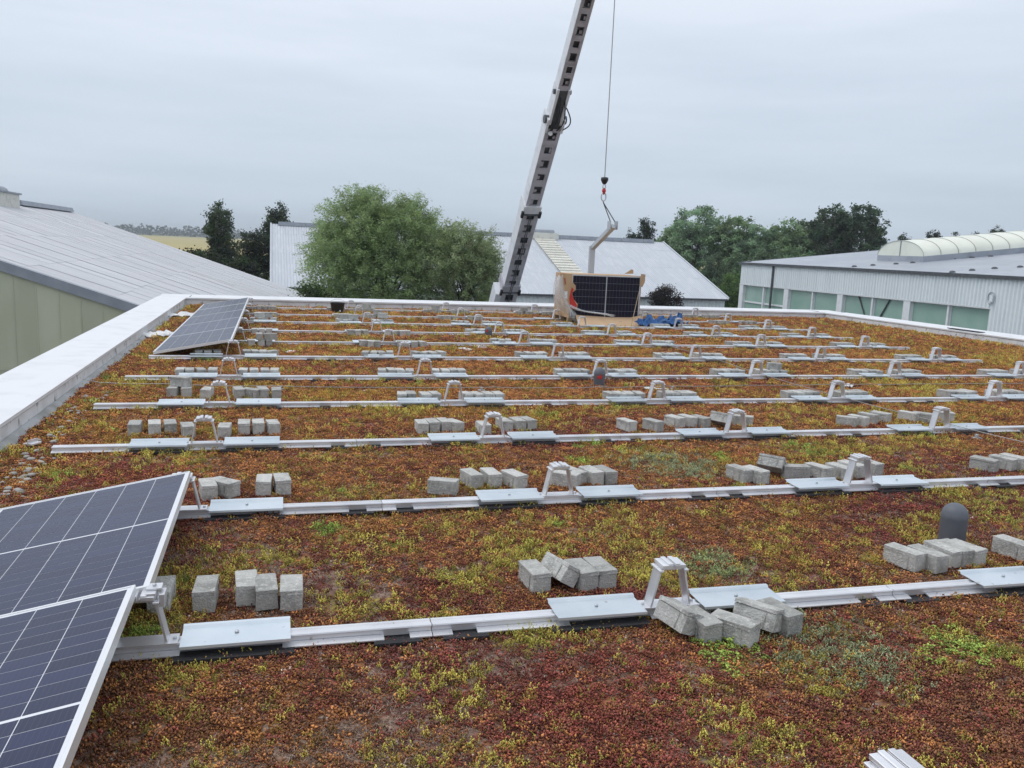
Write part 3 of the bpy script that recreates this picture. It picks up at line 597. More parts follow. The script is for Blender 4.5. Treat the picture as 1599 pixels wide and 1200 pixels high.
# ------------------------------------------------------------------ vent domes, bucket, wires, scraps
for (yy, xx, h, r, lab, red) in ((.42, 4.53, .27, .076, 'grey domed vent pipe at right, behind blocks of the first rail row', False), (6.36, 4.55, .235, .072, 'grey domed vent pipe with a red mark, in the middle of the roof', True), (11.99, 4.49, .2, .072, 'small dark domed vent pipe far back left of the wrapped pallet', True)):
    e = empty('vent_dome', (xx, yy, 0)); tag(e, lab, 'vent', 'domed roof vents')
    pr = [(r*.92, -.03), (r*1.0, .0), (r, h-.1), (r*1.02, h-.095), (r*1.02, h-.075)]+[(r*math.cos(t)*1.0, h-.075+.075*math.sin(t)) for t in np.linspace(.1, 1.5, 7)]
    q = MB(); q.lathe(pr, 28); q.build('pipe_cap', M['dome'], e, smooth=True)
    q = MB(); q.lathe([(r*1.5, -.03), (r*1.45, .004), (r*1.05, .012), (r*1.0, .0)], 24); q.build('collar', M['dome'], e, smooth=True)
    if red:
        q = MB(); pts_ = [(-.045, .13), (-.01, .125), (.012, .165), (.02, .13), (.048, .135), (.026, .11), (.04, .08), (.0, .1), (-.035, .085), (-.02, .112)]
        if yy > 9: pts_ = [(x_*.6-.03, z_) for x_, z_ in pts_]
        to = (Vector((CAM[0], CAM[1], 0))-Vector((xx, yy, 0))).normalized(); a0 = math.atan2(to.y, to.x)
        pv = []
        for x_, z_ in pts_: a_ = a0+x_/r; pv.append((r*1.025*math.cos(a_), r*1.025*math.sin(a_), z_))
        q.prism(pv, to*.002); q.build('red_mark', M['red'], e)
e = empty('black_bucket', (1.99, 16.8, 0)); tag(e, 'black plastic mortar bucket standing near the far parapet', 'bucket')
q = MB(); q.lathe([(.13, 0), (.17, .23), (.185, .232), (.185, .245), (.165, .245), (.125, .012)], 26); q.build('shell', M['bucket'], e, smooth=False)
q = MB(); q.tube([(.18*math.cos(t), .18*math.sin(t)*.2-.02, .235+.09*math.sin(t)) for t in np.linspace(.05, 3.09, 14)], .004, 6); q.build('handle', M['steel'], e)
q = MB(); q.lathe([(.02, 0), (.02, .002)], 10); q.build('sticker', M['scrap'], e, loc=(.05, -.155, .06), rot=(math.radians(80), 0, 0))
def wire(name, label, pts_, holders):
    e = empty(name, pts_[0]); tag(e, label, 'wire', 'lightning conductor wires'); o = Vector(pts_[0]); fine = []
    P_ = [Vector(p) for p in pts_]
    for a_, b_ in zip(P_[:-1], P_[1:]):
        n_ = max(2, int((b_-a_).length/.25))
        for k in range(n_): p = a_.lerp(b_, k/n_); fine.append(p+Vector((random.gauss(0, .006), random.gauss(0, .008), random.gauss(0, .003)))-o)
    fine.append(P_[-1]-o); q = MB(); q.tube(fine, .0045, 6); q.build('wire', M['wire'], e)
    for h in holders:
        q = MB(); q.b2((-.045, -.03, -.01), (.045, .03, .018)); q.b2((-.012, -.02, .018), (.012, .02, .05)); q.build('holder', M['upstand'], e, loc=Vector(h)-o+Vector((0, 0, -.0)), rot=(0, 0, random.uniform(-.3, .3)), bevel=.004)
wire('lightning_wire', 'thin grey conductor wire running left to right behind the fourth rail row', [(-1.48, 6.42, .08), (-1.3, 6.38, .045), (-.35, 6.2, .045), (1.75, 6.0, .045), (4.1, 5.93, .045), (6.7, 6.04, .045), (11.2, 6.15, .045), (16.3, 6.2, .045)], [(.6, 6.1, 0), (2.9, 5.97, 0), (5.4, 5.98, 0), (8.6, 6.08, 0)])
wire('lightning_wire', 'grey conductor wire running front to back across the rails at right', [(7.5, 1.0, .05), (7.4, 2.58, .07), (7.29, 3.5, .075), (7.22, 4.58, .06), (7.22, 6.41, .06), (7.3, 7.7, .07), (7.42, 8.87, .07), (7.5, 12.5, .05)], [(7.3, 3.05, 0), (7.21, 5.6, 0), (7.28, 7.6, 0)])
def scrap(name, label, cat, c, size, m, seed, n=9, hz=.05, flat=.6):
    random.seed(seed); rs = np.random.default_rng(seed); u = np.linspace(-1, 1, n); A_, B_ = np.meshgrid(u, u)
    rr = np.maximum(abs(A_), abs(B_)); x_ = A_*size[0]/2+rs.normal(0, size[0]*.035, A_.shape); y_ = B_*size[1]/2+rs.normal(0, size[1]*.035, A_.shape)
    z_ = (rs.random(A_.shape)**1.5)*hz*(1-.5*rr**2)+.012
    V_ = np.concatenate([np.stack([x_.ravel(), y_.ravel(), z_.ravel()], 1), np.stack([x_.ravel(), y_.ravel(), z_.ravel()-.004], 1)])
    id_ = np.arange(n*n).reshape(n, n); f1 = np.stack([id_[:-1, :-1], id_[:-1, 1:], id_[1:, 1:], id_[1:, :-1]], -1).reshape(-1, 4); f2 = f1[:, ::-1]+n*n
    rim = list(id_[0, :])+list(id_[1:, -1])+list(id_[-1, -2::-1])+list(id_[-2:0:-1, 0]); f3 = np.array([[rim[(i+1) % len(rim)], rim[i], rim[i]+n*n, rim[(i+1) % len(rim)]+n*n] for i in range(len(rim))])
    o = inst(name, np_mesh(name, V_, np.concatenate([f1, f2, f3]), m), None, c, (0, 0, random.uniform(0, 3))); return tag(o, label, cat)
for i, (px_, py_, sx, sy, lab) in enumerate(((284, 496, .5, .6, 'crumpled white plastic sheet beside the left parapet behind the panel strip'), (246, 525, .55, .45, 'nearer crumpled white plastic sheet beside the left parapet'), (727, 547, .3, .12, 'flat white scrap behind the sixth rail row, left of middle'), (752, 544, .2, .1, 'short white scrap right beside two others near the middle'), (455, 551, .16, .14, 'pale scrap lying left behind the sixth rail row'), (1326, 604, .3, .1, 'white foam strip on yellow sedum at right'), (1025, 609, .3, .1, 'white strip lying behind the third arch of rail row four'))):
    P = at(px_, py_, Z=0); scrap('plastic_scrap', lab, 'scrap', P, (sx, sy), M['scrap'], 40+i, hz=.12 if i < 2 else .03)
P = at(52, 698, Z=0); e = empty('loose_clamp', P+Vector((0, 0, .02)), (0, 0, -.5)); tag(e, 'loose aluminium clamp piece lying off the left end of the third rail', 'clamp')
q = MB(); q.prism([(-.05, -.05, 0), (.03, -.05, 0), (.03, -.05, .012), (.0, -.05, .016), (.0, -.05, .04), (-.008, -.05, .04), (-.008, -.05, .016), (-.05, -.05, .012)], (0, .1, 0)); q.build('clamp_body', M['alu'], e)
q = MB(); q.lathe([(.01, .012), (.01, .02), (.005, .022)], 8); q.build('bolt', M['steel'], e, loc=(-.03, 0, 0))
P = at(1495, 517, Z=PH); e = empty('dark_plate', P+Vector((.25, 0, .015)), (0, 0, 0)); tag(e, 'thin dark plate lying on the right parapet', 'plate')
q = MB(); q.b2((-.09, -.5, 0), (.09, .5, .012)); q.build('sheet', M['darkmetal'], e); q = MB(); q.b2((-.095, -.505, .012), (-.08, .505, .02)); q.build('lip', M['darkmetal'], e)
# small grass tuft
P = at(1030, 835, Z=0); q = MB()
for _ in range(26):
    a_ = random.uniform(0, 6.28); l = random.uniform(.05, .11); b0 = Vector((random.gauss(0, .012), random.gauss(0, .012), 0)); t_ = b0+Vector((math.cos(a_)*.025, math.sin(a_)*.025, l)); s_ = Vector((-math.sin(a_), math.cos(a_), 0))*.0016
    q.add([b0-s_, b0+s_, t_], [(0, 1, 2)])
tag(q.build('grass_tuft', mat('pale_grass', (.28, .32, .09), .8), loc=P), 'small pale green grass tuft growing between first and second rails', 'grass tuft')

# ------------------------------------------------------------------ pallet of panels, fork, tarp
BY = 15.1; bx0, bx1 = 7.26, 9.0; bz0, bz1 = .13, 1.15
e = empty('module_pallet', ((bx0+bx1)/2, BY+.55, 0)); tag(e, 'pallet of upright solar panels in torn cardboard and plastic film', 'pallet')
def pp(mb, name, m, par=e, off=None, **k): o = mb.build(name, m, par, **k); o.location = -(off if off else par.location); return o
for yy in (BY+.02, BY+.5, BY+.98):
    q = MB(); q.b2((bx0-.05, yy, .09), (bx1+.05, yy+.1, .125)); pp(q, 'deck_board', M['wood']); q = MB(); q.b2((bx0-.05, yy, .0), (bx1+.05, yy+.1, .02)); pp(q, 'deck_board', M['wood'])
    for xx in (bx0-.05, (bx0+bx1)/2-.05, bx1-.05): q = MB(); q.b2((xx, yy, .02), (xx+.1, yy+.1, .09)); pp(q, 'pallet_foot', M['wood'])
q = MB(); q.b2((bx0-.02, BY+.05, bz0), (bx1+.02, BY+1.1, bz1-.01)); pp(q, 'panel_stack', M['frame'])
q = MB(); q.b2((bx0-.035, BY+.03, bz0), (bx0-.022, BY+1.12, bz1+.0)); pp(q, 'cardboard_side', M['cardboard']); q = MB(); q.b2((bx1+.022, BY+.03, bz0), (bx1+.035, BY+1.12, bz1)); pp(q, 'cardboard_side', M['cardboard'])
q = MB(); q.b2((bx0-.03, BY+.06, bz1-.008), (bx1+.03, BY+1.1, bz1+.012)); pp(q, 'cardboard_lid', M['cardboard'])
# front panel, seen upright and on its long side
fp = MB(); fp.b2((bx0, BY, bz0), (bx0+.014, BY+.035, bz1)); fp.b2((bx1-.014, BY, bz0), (bx1, BY+.035, bz1)); fp.b2((bx0+.014, BY, bz0), (bx1-.014, BY+.035, bz0+.014)); fp.b2((bx0+.014, BY, bz1-.014), (bx1-.014, BY+.035, bz1)); FP = pp(fp, 'front_panel', M['frame'])
q = MB(); q.b2((bx0+.014, BY+.006, bz0+.014), (bx1-.014, BY+.03, bz1-.014)); o = q.build('backsheet', M['steel'], FP)
wz = (bz1-bz0-.05)/6; wx = (bx1-bx0-.07)/20
for i in range(6):
    for j in range(20):
        xx = bx0+.022+(j+.5)*wx+(.026 if j >= 10 else 0); zz_ = bz0+.025+(i+.5)*wz
        if i == j == 0: q = MB(); q.b2((-wx/2+.0009, -.001, -wz/2+.0018), (wx/2-.0009, .0, wz/2-.0018)); ME_VC = q.mesh('solar_cell', mat('dark_solar_cell', (.006, .006, .02), .35, spec=.3))
        inst('solar_cell', ME_VC, FP, (xx, BY+.0045, zz_))
def sheet_poly(name, pts_, m, par, th=.006):
    q = MB(); q.prism([(x_, y_, z_) for x_, y_, z_ in pts_], (0, th, 0)); return pp(q, name, m, par)
tp = lambda x_, y_, d=0: tuple(at(x_, y_, Y=BY-.02-d))
sheet_poly('torn_cardboard', [tp(*p) for p in ((875, 427), (894, 428), (894, 441), (899, 446), (899, 453), (893, 458), (896, 468), (902, 475), (901, 483), (892, 484), (882, 478), (876, 462), (873, 440))], M['cardboard'], e)
sheet_poly('red_label', [tp(*p, .012) for p in ((893, 449), (896, 452), (893, 460), (897, 470), (901, 477), (900, 482), (894, 483), (890, 476), (889, 466), (891, 456))], M['red'], e, .004)
sheet_poly('white_label', [tp(*p, .012) for p in ((881, 455), (886, 455), (886, 467), (882, 466))], M['scrap'], e, .004)
sheet_poly('red_print', [tp(*p, .012) for p in ((881, 434), (883, 434), (884, 444), (882, 445))], mat('red_print', (.35, .12, .07), .8), e, .003)
sheet_poly('torn_cardboard', [tp(*p) for p in ((1001, 428), (1008, 429), (1007, 441), (1003, 449), (999, 447), (1000, 436))], M['cardboard'], e)
sheet_poly('cardboard_flap', [tuple(at(x_, y_, Y=BY+.5)) for x_, y_ in ((975, 428), (986, 421), (989, 422), (989, 428))], M['cardboard'], e)
# lower cardboard folded down to the roof
q = MB(); row1 = [at(x_, y_, Y=BY-.03) for x_, y_ in ((898, 492), (925, 494), (955, 496), (985, 496), (1000, 493))]; row2 = [at(x_, y_, Z=.035) for x_, y_ in ((907, 511), (930, 510), (955, 511), (985, 511), (1002, 508))]
for k in range(5): row1[k] = row1[k]+Vector((0, random.uniform(-.03, .0), 0))
vs_ = row1+[(a_+b_)/2+Vector((0, random.uniform(-.02, .06), random.uniform(-.04, .02))) for a_, b_ in zip(row1, row2)]+row2; m_ = len(vs_); vs_ += [v+Vector((0, .008, .004)) for v in vs_]
fs_ = []
for i in range(2):
    for k in range(4): f_ = (i*5+k, i*5+k+1, (i+1)*5+k+1, (i+1)*5+k); fs_ += [f_, tuple(j_+m_ for j_ in reversed(f_))]
rim = [0, 1, 2, 3, 4, 9, 14, 13, 12, 11, 10, 5]
for k in range(12): fs_.append((rim[(k+1) % 12], rim[k], rim[k]+m_, rim[(k+1) % 12]+m_))
q.add(vs_, fs_); pp(q, 'folded_cardboard', M['cardboard'])
q = MB(); c_ = at(967, 503, Y=14.65); q.box(c_+Vector((0, -.08, 0)), (.07, .004, .03)); pp(q, 'printed_mark', mat('brown_print', (.25, .13, .07), .9))
# plastic film hanging off the left side
def film(name, path, wd, seed):
    rs = random.Random(seed); n = len(path); K_ = 7; vs_ = []; 
    for i, (p, w_) in enumerate(zip(path, wd)):
        for k in range(K_):
            t = k/(K_-1)-.5; vs_.append(Vector(p)+Vector((t*w_, rs.gauss(0, .03)-.05*math.cos(t*6), rs.gauss(0, .012)+.03*math.sin(t*9))))
    fs_ = [(i*K_+k, i*K_+k+1, (i+1)*K_+k+1, (i+1)*K_+k) for i in range(n-1) for k in range(K_-1)]
    q = MB(); q.add(vs_, fs_); o = pp(q, name, M['film'], smooth=True); sm = o.modifiers.new('thick', 'SOLIDIFY'); sm.thickness = .003; sb = o.modifiers.new('soft', 'SUBSURF'); sb.levels = 1; sb.render_levels = 1; return o
film('plastic_film', [tuple(at(x_, y_, Y=BY-.06)) for x_, y_ in ((877, 430), (875, 445), (876, 460), (882, 475), (890, 487), (898, 497), (903, 508))], [.12, .22, .3, .34, .34, .26, .12], 3)
film('plastic_film', [tuple(at(x_, y_, Y=BY-.05)) for x_, y_ in ((888, 476), (905, 486), (925, 489), (945, 491), (960, 494))], [.16, .2, .24, .2, .1], 5)
film('plastic_film', [tuple(at(x_, y_, Y=BY+.4)) for x_, y_ in ((872, 430), (870, 450), (871, 470), (876, 486))], [.1, .2, .22, .2], 9)
q = MB(); q.tube([at(998, 455, Y=BY-.04), at(985, 512, Z=.02)], .008, 6); st = q.build('strapping_stick', M['wood']); tag(st, 'thin stick leaning against the front of the wrapped panel pallet', 'stick')
# lifting fork hanging from the crane
hx, hy = 8.13, 15.62
e2 = empty('crane_fork', (8.22, 16.4, 0)); tag(e2, 'galvanised crane fork with bent mast hanging behind the panel pallet', 'crane fork')
A1, A2, A3 = Vector((8.22, 16.42, .06)), Vector((8.22, 16.42, 1.78)), Vector((8.38, 15.5, 2.32))
def beam(name, a_, b_, w_, h_, m, par, side=Vector((1, 0, 0))):
    a_, b_ = Vector(a_), Vector(b_); d = (b_-a_).normalized(); s_ = (side-d*side.dot(d)).normalized(); t_ = d.cross(s_)
    q = MB(); q.prism([a_+s_*x_*w_/2+t_*y_*h_/2 for x_, y_ in ((-1, -1), (1, -1), (1, 1), (-1, 1))], b_-a_); return pp(q, name, m, par)
beam('mast', A1, A2+Vector((0, 0, .05)), .13, .1, M['steel'], e2); beam('top_arm', A2, A3, .11, .1, M['steel'], e2)
for s in (-.35, .35): beam('tine', (8.22+s, 16.4, .05), (8.22+s, 15.2, .05), .1, .035, M['steel'], e2)
beam('crossbar', (7.8, 16.44, .1), (8.64, 16.44, .1), .08, .1, M['steel'], e2, Vector((0, 0, 1)))
for s in (-.09, .09): q = MB(); q.box((A3.x+s, A3.y+.06, A3.z+.02), (.015, .2, .2)); pp(q, 'lifting_eye', M['steel'], e2)
scrap('blue_tarp', 'crumpled blue tarpaulin heap beside the panel pallet', 'tarpaulin', (9.22, 14.55, 0), (.95, .6), M['tarp'], 66, n=13, hz=.3).rotation_euler = (0, 0, .1)
scrap('blue_tarp', 'smaller blue tarpaulin fold at the right end of the heap', 'tarpaulin', (9.85, 14.75, 0), (.4, .4), M['tarp'], 67, n=9, hz=.36).rotation_euler = (0, 0, .3)

# ------------------------------------------------------------------ crane
TIP = at(972, -215, Y=15.62); BAS = at(789, 468, Y=26.0)
ax = (TIP-BAS).normalized(); LEN = (TIP-BAS).length
sx_ = Vector((1, 0, 0)); sx_ = (sx_-ax*sx_.dot(ax)).normalized(); nn = ax.cross(sx_)
if nn.y > 0: nn = -nn                                    # underside normal, towards the roof
ec = empty('truck_crane', (BAS.x, 28.5, GZ)); tag(ec, 'white telescopic crane boom leaning over the far parapet with hanging hook', 'crane')
def t_at(py_):
    lo, hi = -.3, 1.2
    for _ in range(50):
        mid = (lo+hi)/2; P = BAS+(TIP-BAS)*mid-Vector(CAM); v = 600-F_PX*P.dot(Vector(CU))/P.dot(Vector(fw))
        lo, hi = (mid, hi) if v > py_ else (lo, mid)
    return lo*LEN
def bp(t, s, n_): return BAS+ax*t+sx_*s+nn*n_
def bprism(mb, t0, t1, s0, s1, n0, n1): return mb.prism([bp(t0, s0, n0), bp(t0, s1, n0), bp(t0, s1, n1), bp(t0, s0, n1)], ax*(t1-t0))
def section(t0, t1, W, D, nh, hl, hw, taper=1.0):
    q = MB(); th = .012
    bprism(q, t0, t1, -W/2, -W/2+th, -D/2, D/2); bprism(q, t0, t1, W/2-th, W/2, -D/2, D/2); bprism(q, t0, t1, -W/2+th, W/2-th, -D/2, -D/2+th); S_ = pp(q, 'boom_section', M['cranewhite'], ec)
    u_ = MB(); bprism(u_, t0, t1, -W/2+th, -hw/2, D/2-th, D/2-.001); bprism(u_, t0, t1, hw/2, W/2-th, D/2-th, D/2-.001)
    pitch = (t1-t0)/nh; tt = t0
    for k in range(nh):
        c_ = t0+(k+.5)*pitch; bprism(u_, tt, c_-hl/2, -hw/2, hw/2, D/2-th, D/2-.001); tt = c_+hl/2
    bprism(u_, tt, t1, -hw/2, hw/2, D/2-th, D/2-.001); o = u_.build('underside_plate', M['craneshadegrey'], S_)  # underside shade of the white boom painted in as grey
    i_ = MB(); bprism(i_, t0+.02, t1-.02, -W/2+.05, W/2-.05, -D/2+.05, D/2-.09); i_.build('inner_section', M['darkmetal'], S_)
    for k in range(nh):
        c_ = t0+(k+.5)*pitch; rimm = MB()
        for (a_, b_, c0, c1) in ((c_-hl/2-.02, c_-hl/2, -hw/2-.02, hw/2+.02), (c_+hl/2, c_+hl/2+.02, -hw/2-.02, hw/2+.02), (c_-hl/2, c_+hl/2, hw/2, hw/2+.02)): bprism(rimm, a_, b_, c0, c1, D/2-.001, D/2+.008)
        rimm.build('hole_rim', M['darkmetal'] if k % 2 else M['craneshadegrey'], S_)
        if random.random() < .7:
            ib = MB(); a_ = random.choice((-1, 1)); f_ = random.uniform(.25, .5); bprism(ib, c_-hl/2+.01, c_-hl/2+hl*random.uniform(.35, .8), min(a_*hw/2, a_*hw*(.5-f_)), max(a_*hw/2, a_*hw*(.5-f_)), D/2-.07, D/2-.03); ib.build('inner_bracket', M['craneshadegrey'], S_)
    return S_
ts = [t_at(y_) for y_ in (540, 442, 320, 183, 150)]
section(ts[0], ts[1], .62, .6, 4, .26, .26); section(ts[1], ts[2], .55, .54, 7, .26, .24); section(ts[2]+.05, ts[3]-.25, .48, .47, 6, .24, .22); section(ts[4], LEN, .36, .38, 16, .2, .16)
def collar(t, W, D, l=.18, m='cranewhite'):
    q = MB(); bprism(q, t-l/2, t+l/2, -W/2, W/2, -D/2, D/2); c_ = pp(q, 'collar', M[m], ec)
    q = MB(); bprism(q, t-l/2-.03, t-l/2+.01, -W/2-.03, W/2+.03, D/2-.06, D/2+.04); q.build('collar_plate', M['darkmetal'], c_)
    for s in (-1, 1): q = MB(); bprism(q, t-l*.9, t-l*.1, s*(W/2)-.05, s*(W/2)+.03, D/2-.02, D/2+.06); q.build('guide_block', M['black'], c_)
collar(ts[1], .66, .62, .3, 'craneshadegrey'); collar(ts[2], .58, .57, .3)
# hinge head with hoses
q = MB(); bprism(q, ts[3]-.35, ts[3]+.1, -.27, -.2, -.25, .3); bprism(q, ts[3]-.35, ts[3]+.1, .2, .27, -.25, .3); bprism(q, ts[3]-.1, ts[4]+.35, -.2, -.13, -.2, .25); bprism(q, ts[3]-.1, ts[4]+.35, .13, .2, -.2, .25); HN = pp(q, 'hinge_head', M['cranewhite'], ec)
q = MB(); q.tube([bp(ts[3], -.33, .12), bp(ts[3], .33, .12)], .12, 14); q.tube([bp(ts[4]+.2, -.26, .1), bp(ts[4]+.2, .26, .1)], .07, 12); q.build('hinge_pin', M['darkmetal'], HN)
q = MB(); bprism(q, ts[3]-.3, ts[4]+.3, -.13, .13, -.15, .2); q.build('hydraulic_block', M['darkmetal'], HN)
for k, (s, b_) in enumerate(((.2, .25), (-.1, .2), (.1, .32), (-.05, .12))):
    q = MB(); q.tube([bp(ts[3]-.3+1.0*t_*(.8+.1*k), s+(.18 if s > .15 else .06)*math.sin(t_*math.pi), .24+b_*math.sin(t_*math.pi)*.6) for t_ in np.linspace(0, 1, 12)], .018, 7); q.build('hose', M['black'], HN)
q = MB(); q.lathe([(.02, 0), (.06, .01), (.07, .05), (.03, .07)], 14); q.build('work_lamp', M['scrap'], HN, loc=bp(ts[3]-.38, -.1, .3), rot=(1.2, 0, 0))
# hydraulic pipes along the underside of the lower sections
for s in (-.03, .03): q = MB(); q.tube([bp(ts[0], s, .335), bp(ts[2]-.2, s, .3)], .012, 6); pp(q, 'pipe', M['darkmetal'], ec)
q = MB(); bprism(q, ts[0], ts[1]-.3, -.5, -.312, -.3, .28); pp(q, 'side_housing', M['cranewhite'], ec)
# column down to the truck bed
q = MB(); bB = bp(ts[0], 0, 0); q.b2((bB.x-.35, bB.y-.35, GZ+1.2), (bB.x+.35, bB.y+.35, bB.z+.3)); pp(q, 'column', M['cranewhite'], ec)
q = MB(); q.b2((bB.x-4.5, bB.y-1.2, GZ+.7), (bB.x+3.0, bB.y+1.2, GZ+1.2)); pp(q, 'truck_bed', M['darkmetal'], ec)
q = MB(); q.b2((bB.x+1.2, bB.y-1.15, GZ+1.21), (bB.x+3.2, bB.y+1.15, GZ+3.1)); pp(q, 'cab', M['cranewhite'], ec, bevel=.08)
for xx in (-3.6, -2.3, 2.0):
    for yy in (-1.1, 1.1): q = MB(); q.tube([(bB.x+xx, bB.y+yy-.15, GZ+.5), (bB.x+xx, bB.y+yy+.15, GZ+.5)], .5, 18); pp(q, 'wheel', M['rubber'], ec)
q = MB(); q.tube([TIP+Vector((0, -.25, 0)), TIP+Vector((0, .25, 0))], .16, 14); pp(q, 'tip_sheave', M['darkmetal'], ec)
# cable, hook block, chain, sling (one hanging tackle on the crane)
HB = at(944, 283, Y=hy)
q = MB(); q.tube([TIP+Vector((0, 0, -.1)), (HB.x, HB.y, HB.z+.05)], .011, 6); pp(q, 'cable', M['wire'], ec)
q = MB(); q.lathe([(.03, .09), (.085, .08), (.09, .02), (.05, -.06), (.02, -.08)], 14); q.build('hook_weight', M['black'], ec, loc=HB-ec.location, smooth=True)
def link(mb, c_, r, l, th, turn):
    pts_ = [Vector((r*math.cos(t)*(1 if not turn else 0), r*math.cos(t)*(0 if not turn else 1), l*math.sin(t)))+Vector(c_) for t in np.linspace(0, 6.2832, 13)]; mb.tube(pts_, th, 6)
q = MB(); link(q, HB+Vector((0, 0, -.14)), .035, .07, .012, 0); link(q, HB+Vector((0, 0, -.37)), .06, .1, .014, 0); pp(q, 'chain_link', M['steel'], ec)
q = MB(); link(q, HB+Vector((0, 0, -.24)), .035, .07, .016, 1); q.lathe([(.02, .06), (.045, .04), (.05, 0), (.03, -.04)], 10, HB+Vector((0, 0, -.24))); pp(q, 'hook', M['red'], ec)
EYE = A3+Vector((0, .06, .1))
for s in (-.06, .06): q = MB(); q.tube([HB+Vector((0, 0, -.46)), HB+Vector((0, 0, -.5)), EYE+Vector((s, 0, 0))], .012, 6); pp(q, 'sling', M['darkmetal'], ec)

# ------------------------------------------------------------------ corrugated sheets
def corr_mesh(name, L_, W_, waves, amp, m, per=6, lift=.006, th=.012):
    n_ = waves*per+1; ys = np.linspace(0, W_, n_); z_ = amp*np.cos(np.linspace(0, 2*np.pi*waves, n_)); V_ = []
    for x_, l_ in ((0, 0.0), (L_, lift), (L_, lift), (L_, lift-th)): V_ += [(x_, y_, q_+l_) for y_, q_ in zip(ys, z_)]
    F_ = [(o+k, o+n_+k, o+n_+k+1, o+k+1) for o in (0, 2*n_) for k in range(n_-1)]
    return np_mesh(name, np.array(V_), np.array(F_), m, smooth=True)
def frame_mw(o, x_, y_, z_): return Matrix(((x_.x, y_.x, z_.x, o.x), (x_.y, y_.y, z_.y, o.y), (x_.z, y_.z, z_.z, o.z), (0, 0, 0, 1)))
# ------------------------------------------------------------------ left hall
SL = .3323; aL = math.atan(SL); YG = 21.2; YF = 60.4; p0 = at(215, 480, Y=YG)
zl = lambda x_: p0.z-SL*(x_-p0.x)
XR, XE = -12.75, 2.9
lh = empty('left_hall', ((XR+XE)/2, (YG+YF)/2, GZ)); tag(lh, 'large grey corrugated roof hall with green gable wall at left', 'building')
D_ = Vector((math.cos(aL), 0, -math.sin(aL))); Nn = Vector((math.sin(aL), 0, math.cos(aL))); SLEN = (XE-XR)/math.cos(aL)
nr = 7; sl_len = SLEN/nr; ncs = 36; sw = (YF-YG)/ncs
CM = corr_mesh('roof_sheet', sl_len+.12, sw+.03, 6, .009, M['sheet_l'])
for i in range(nr):
    for j in range(ncs):
        o = bpy.data.objects.new('roof_sheet', CM); COL.objects.link(o); o.parent = lh
        org = Vector((XR, YG+j*sw, zl(XR)))+D_*(i*sl_len)+Nn*(random.uniform(0, .008))
        o.matrix_local = Matrix.Translation(-lh.location) @ frame_mw(org, D_, Vector((0, 1, 0)), Nn)
q = MB(); q.prism([(XR, YG+.02, zl(XR)-.05), (XE-.05, YG+.02, zl(XE)-.05), (XE-.05, YG+.02, GZ), (2*XR-XE, YG+.02, GZ), (2*XR-XE, YG+.02, zl(XE)-.05)], (0, YF-YG-.1, 0)); pp(q, 'hall_body', M['flash'], lh)
q = MB(); q.prism([(XR, YG, zl(XR)), (2*XR-XE, YG, zl(XE)), (2*XR-XE, YG, zl(XE)+.03), (XR, YG, zl(XR)+.03)], (0, YF-YG, 0)); pp(q, 'rear_slope', M['sheet_l'], lh)
xs = -9.2
while xs < XE-.1:
    xe = min(xs+.53, XE-.06); q = MB(); g_ = .012
    q.prism([(xs+g_, YG-.03, GZ), (xe-g_, YG-.03, GZ), (xe-g_, YG-.03, zl(xe)-.03), (xs+g_, YG-.03, zl(xs)-.03)], (0, .04, 0)); q.prism([(xs-g_, YG-.042, GZ), (xs+g_, YG-.042, GZ), (xs+g_, YG-.042, zl(xs)-.04), (xs-g_, YG-.042, zl(xs)-.04)], (0, .03, 0)); pp(q, 'wall_panel', M['poly'], lh); xs = xe
    if xe >= XE-.07: break
q = MB(); xx = XR-3
q.prism([(XR, YG-.12, zl(XR)+.05), (XE, YG-.12, zl(XE)+.05), (XE, YG-.12, zl(XE)-.2), (XR, YG-.12, zl(XR)-.2)], (0, .05, 0)); q.prism([(XR, YG-.12, zl(XR)+.05), (XE, YG-.12, zl(XE)+.05), (XE, YG-.12, zl(XE)+.065), (XR, YG-.12, zl(XR)+.065)], (0, .28, 0)); pp(q, 'verge_flashing', M['flash'], lh)
q = MB(); q.b2((-9, YG-.06, -2.05), (XE-.1, YG-.05, -1.98)); pp(q, 'wall_rail', M['poly'], lh)
yy = YG
while yy < YF-1.0:
    if not (40.5 < yy+1 < 47.0):
        q = MB(); q.prism([(XR-.35, yy, zl(XR)-.02), (XR-.3, yy, zl(XR)+.22), (XR+.3, yy, zl(XR)+.22), (XR+.4, yy, zl(XR)-.04)], (0, 2.0, 0)); pp(q, 'ridge_cap', M['flash'], lh)
    yy += 2.04
q = MB(); q.b2((XR-.7, 42.1, zl(XR)-.3), (XR+.75, 45.7, zl(XR)+.42)); RV = pp(q, 'ridge_vent', M['cream'], lh); q = MB(); q.b2((XR-.8, 42.0, zl(XR)+.425), (XR+.85, 45.8, zl(XR)+.5)); q.tube([(XR, 42.3, zl(XR)+.45), (XR, 45.5, zl(XR)+.45)], .35, 14); q.build('vent_hood', M['flash'], RV)

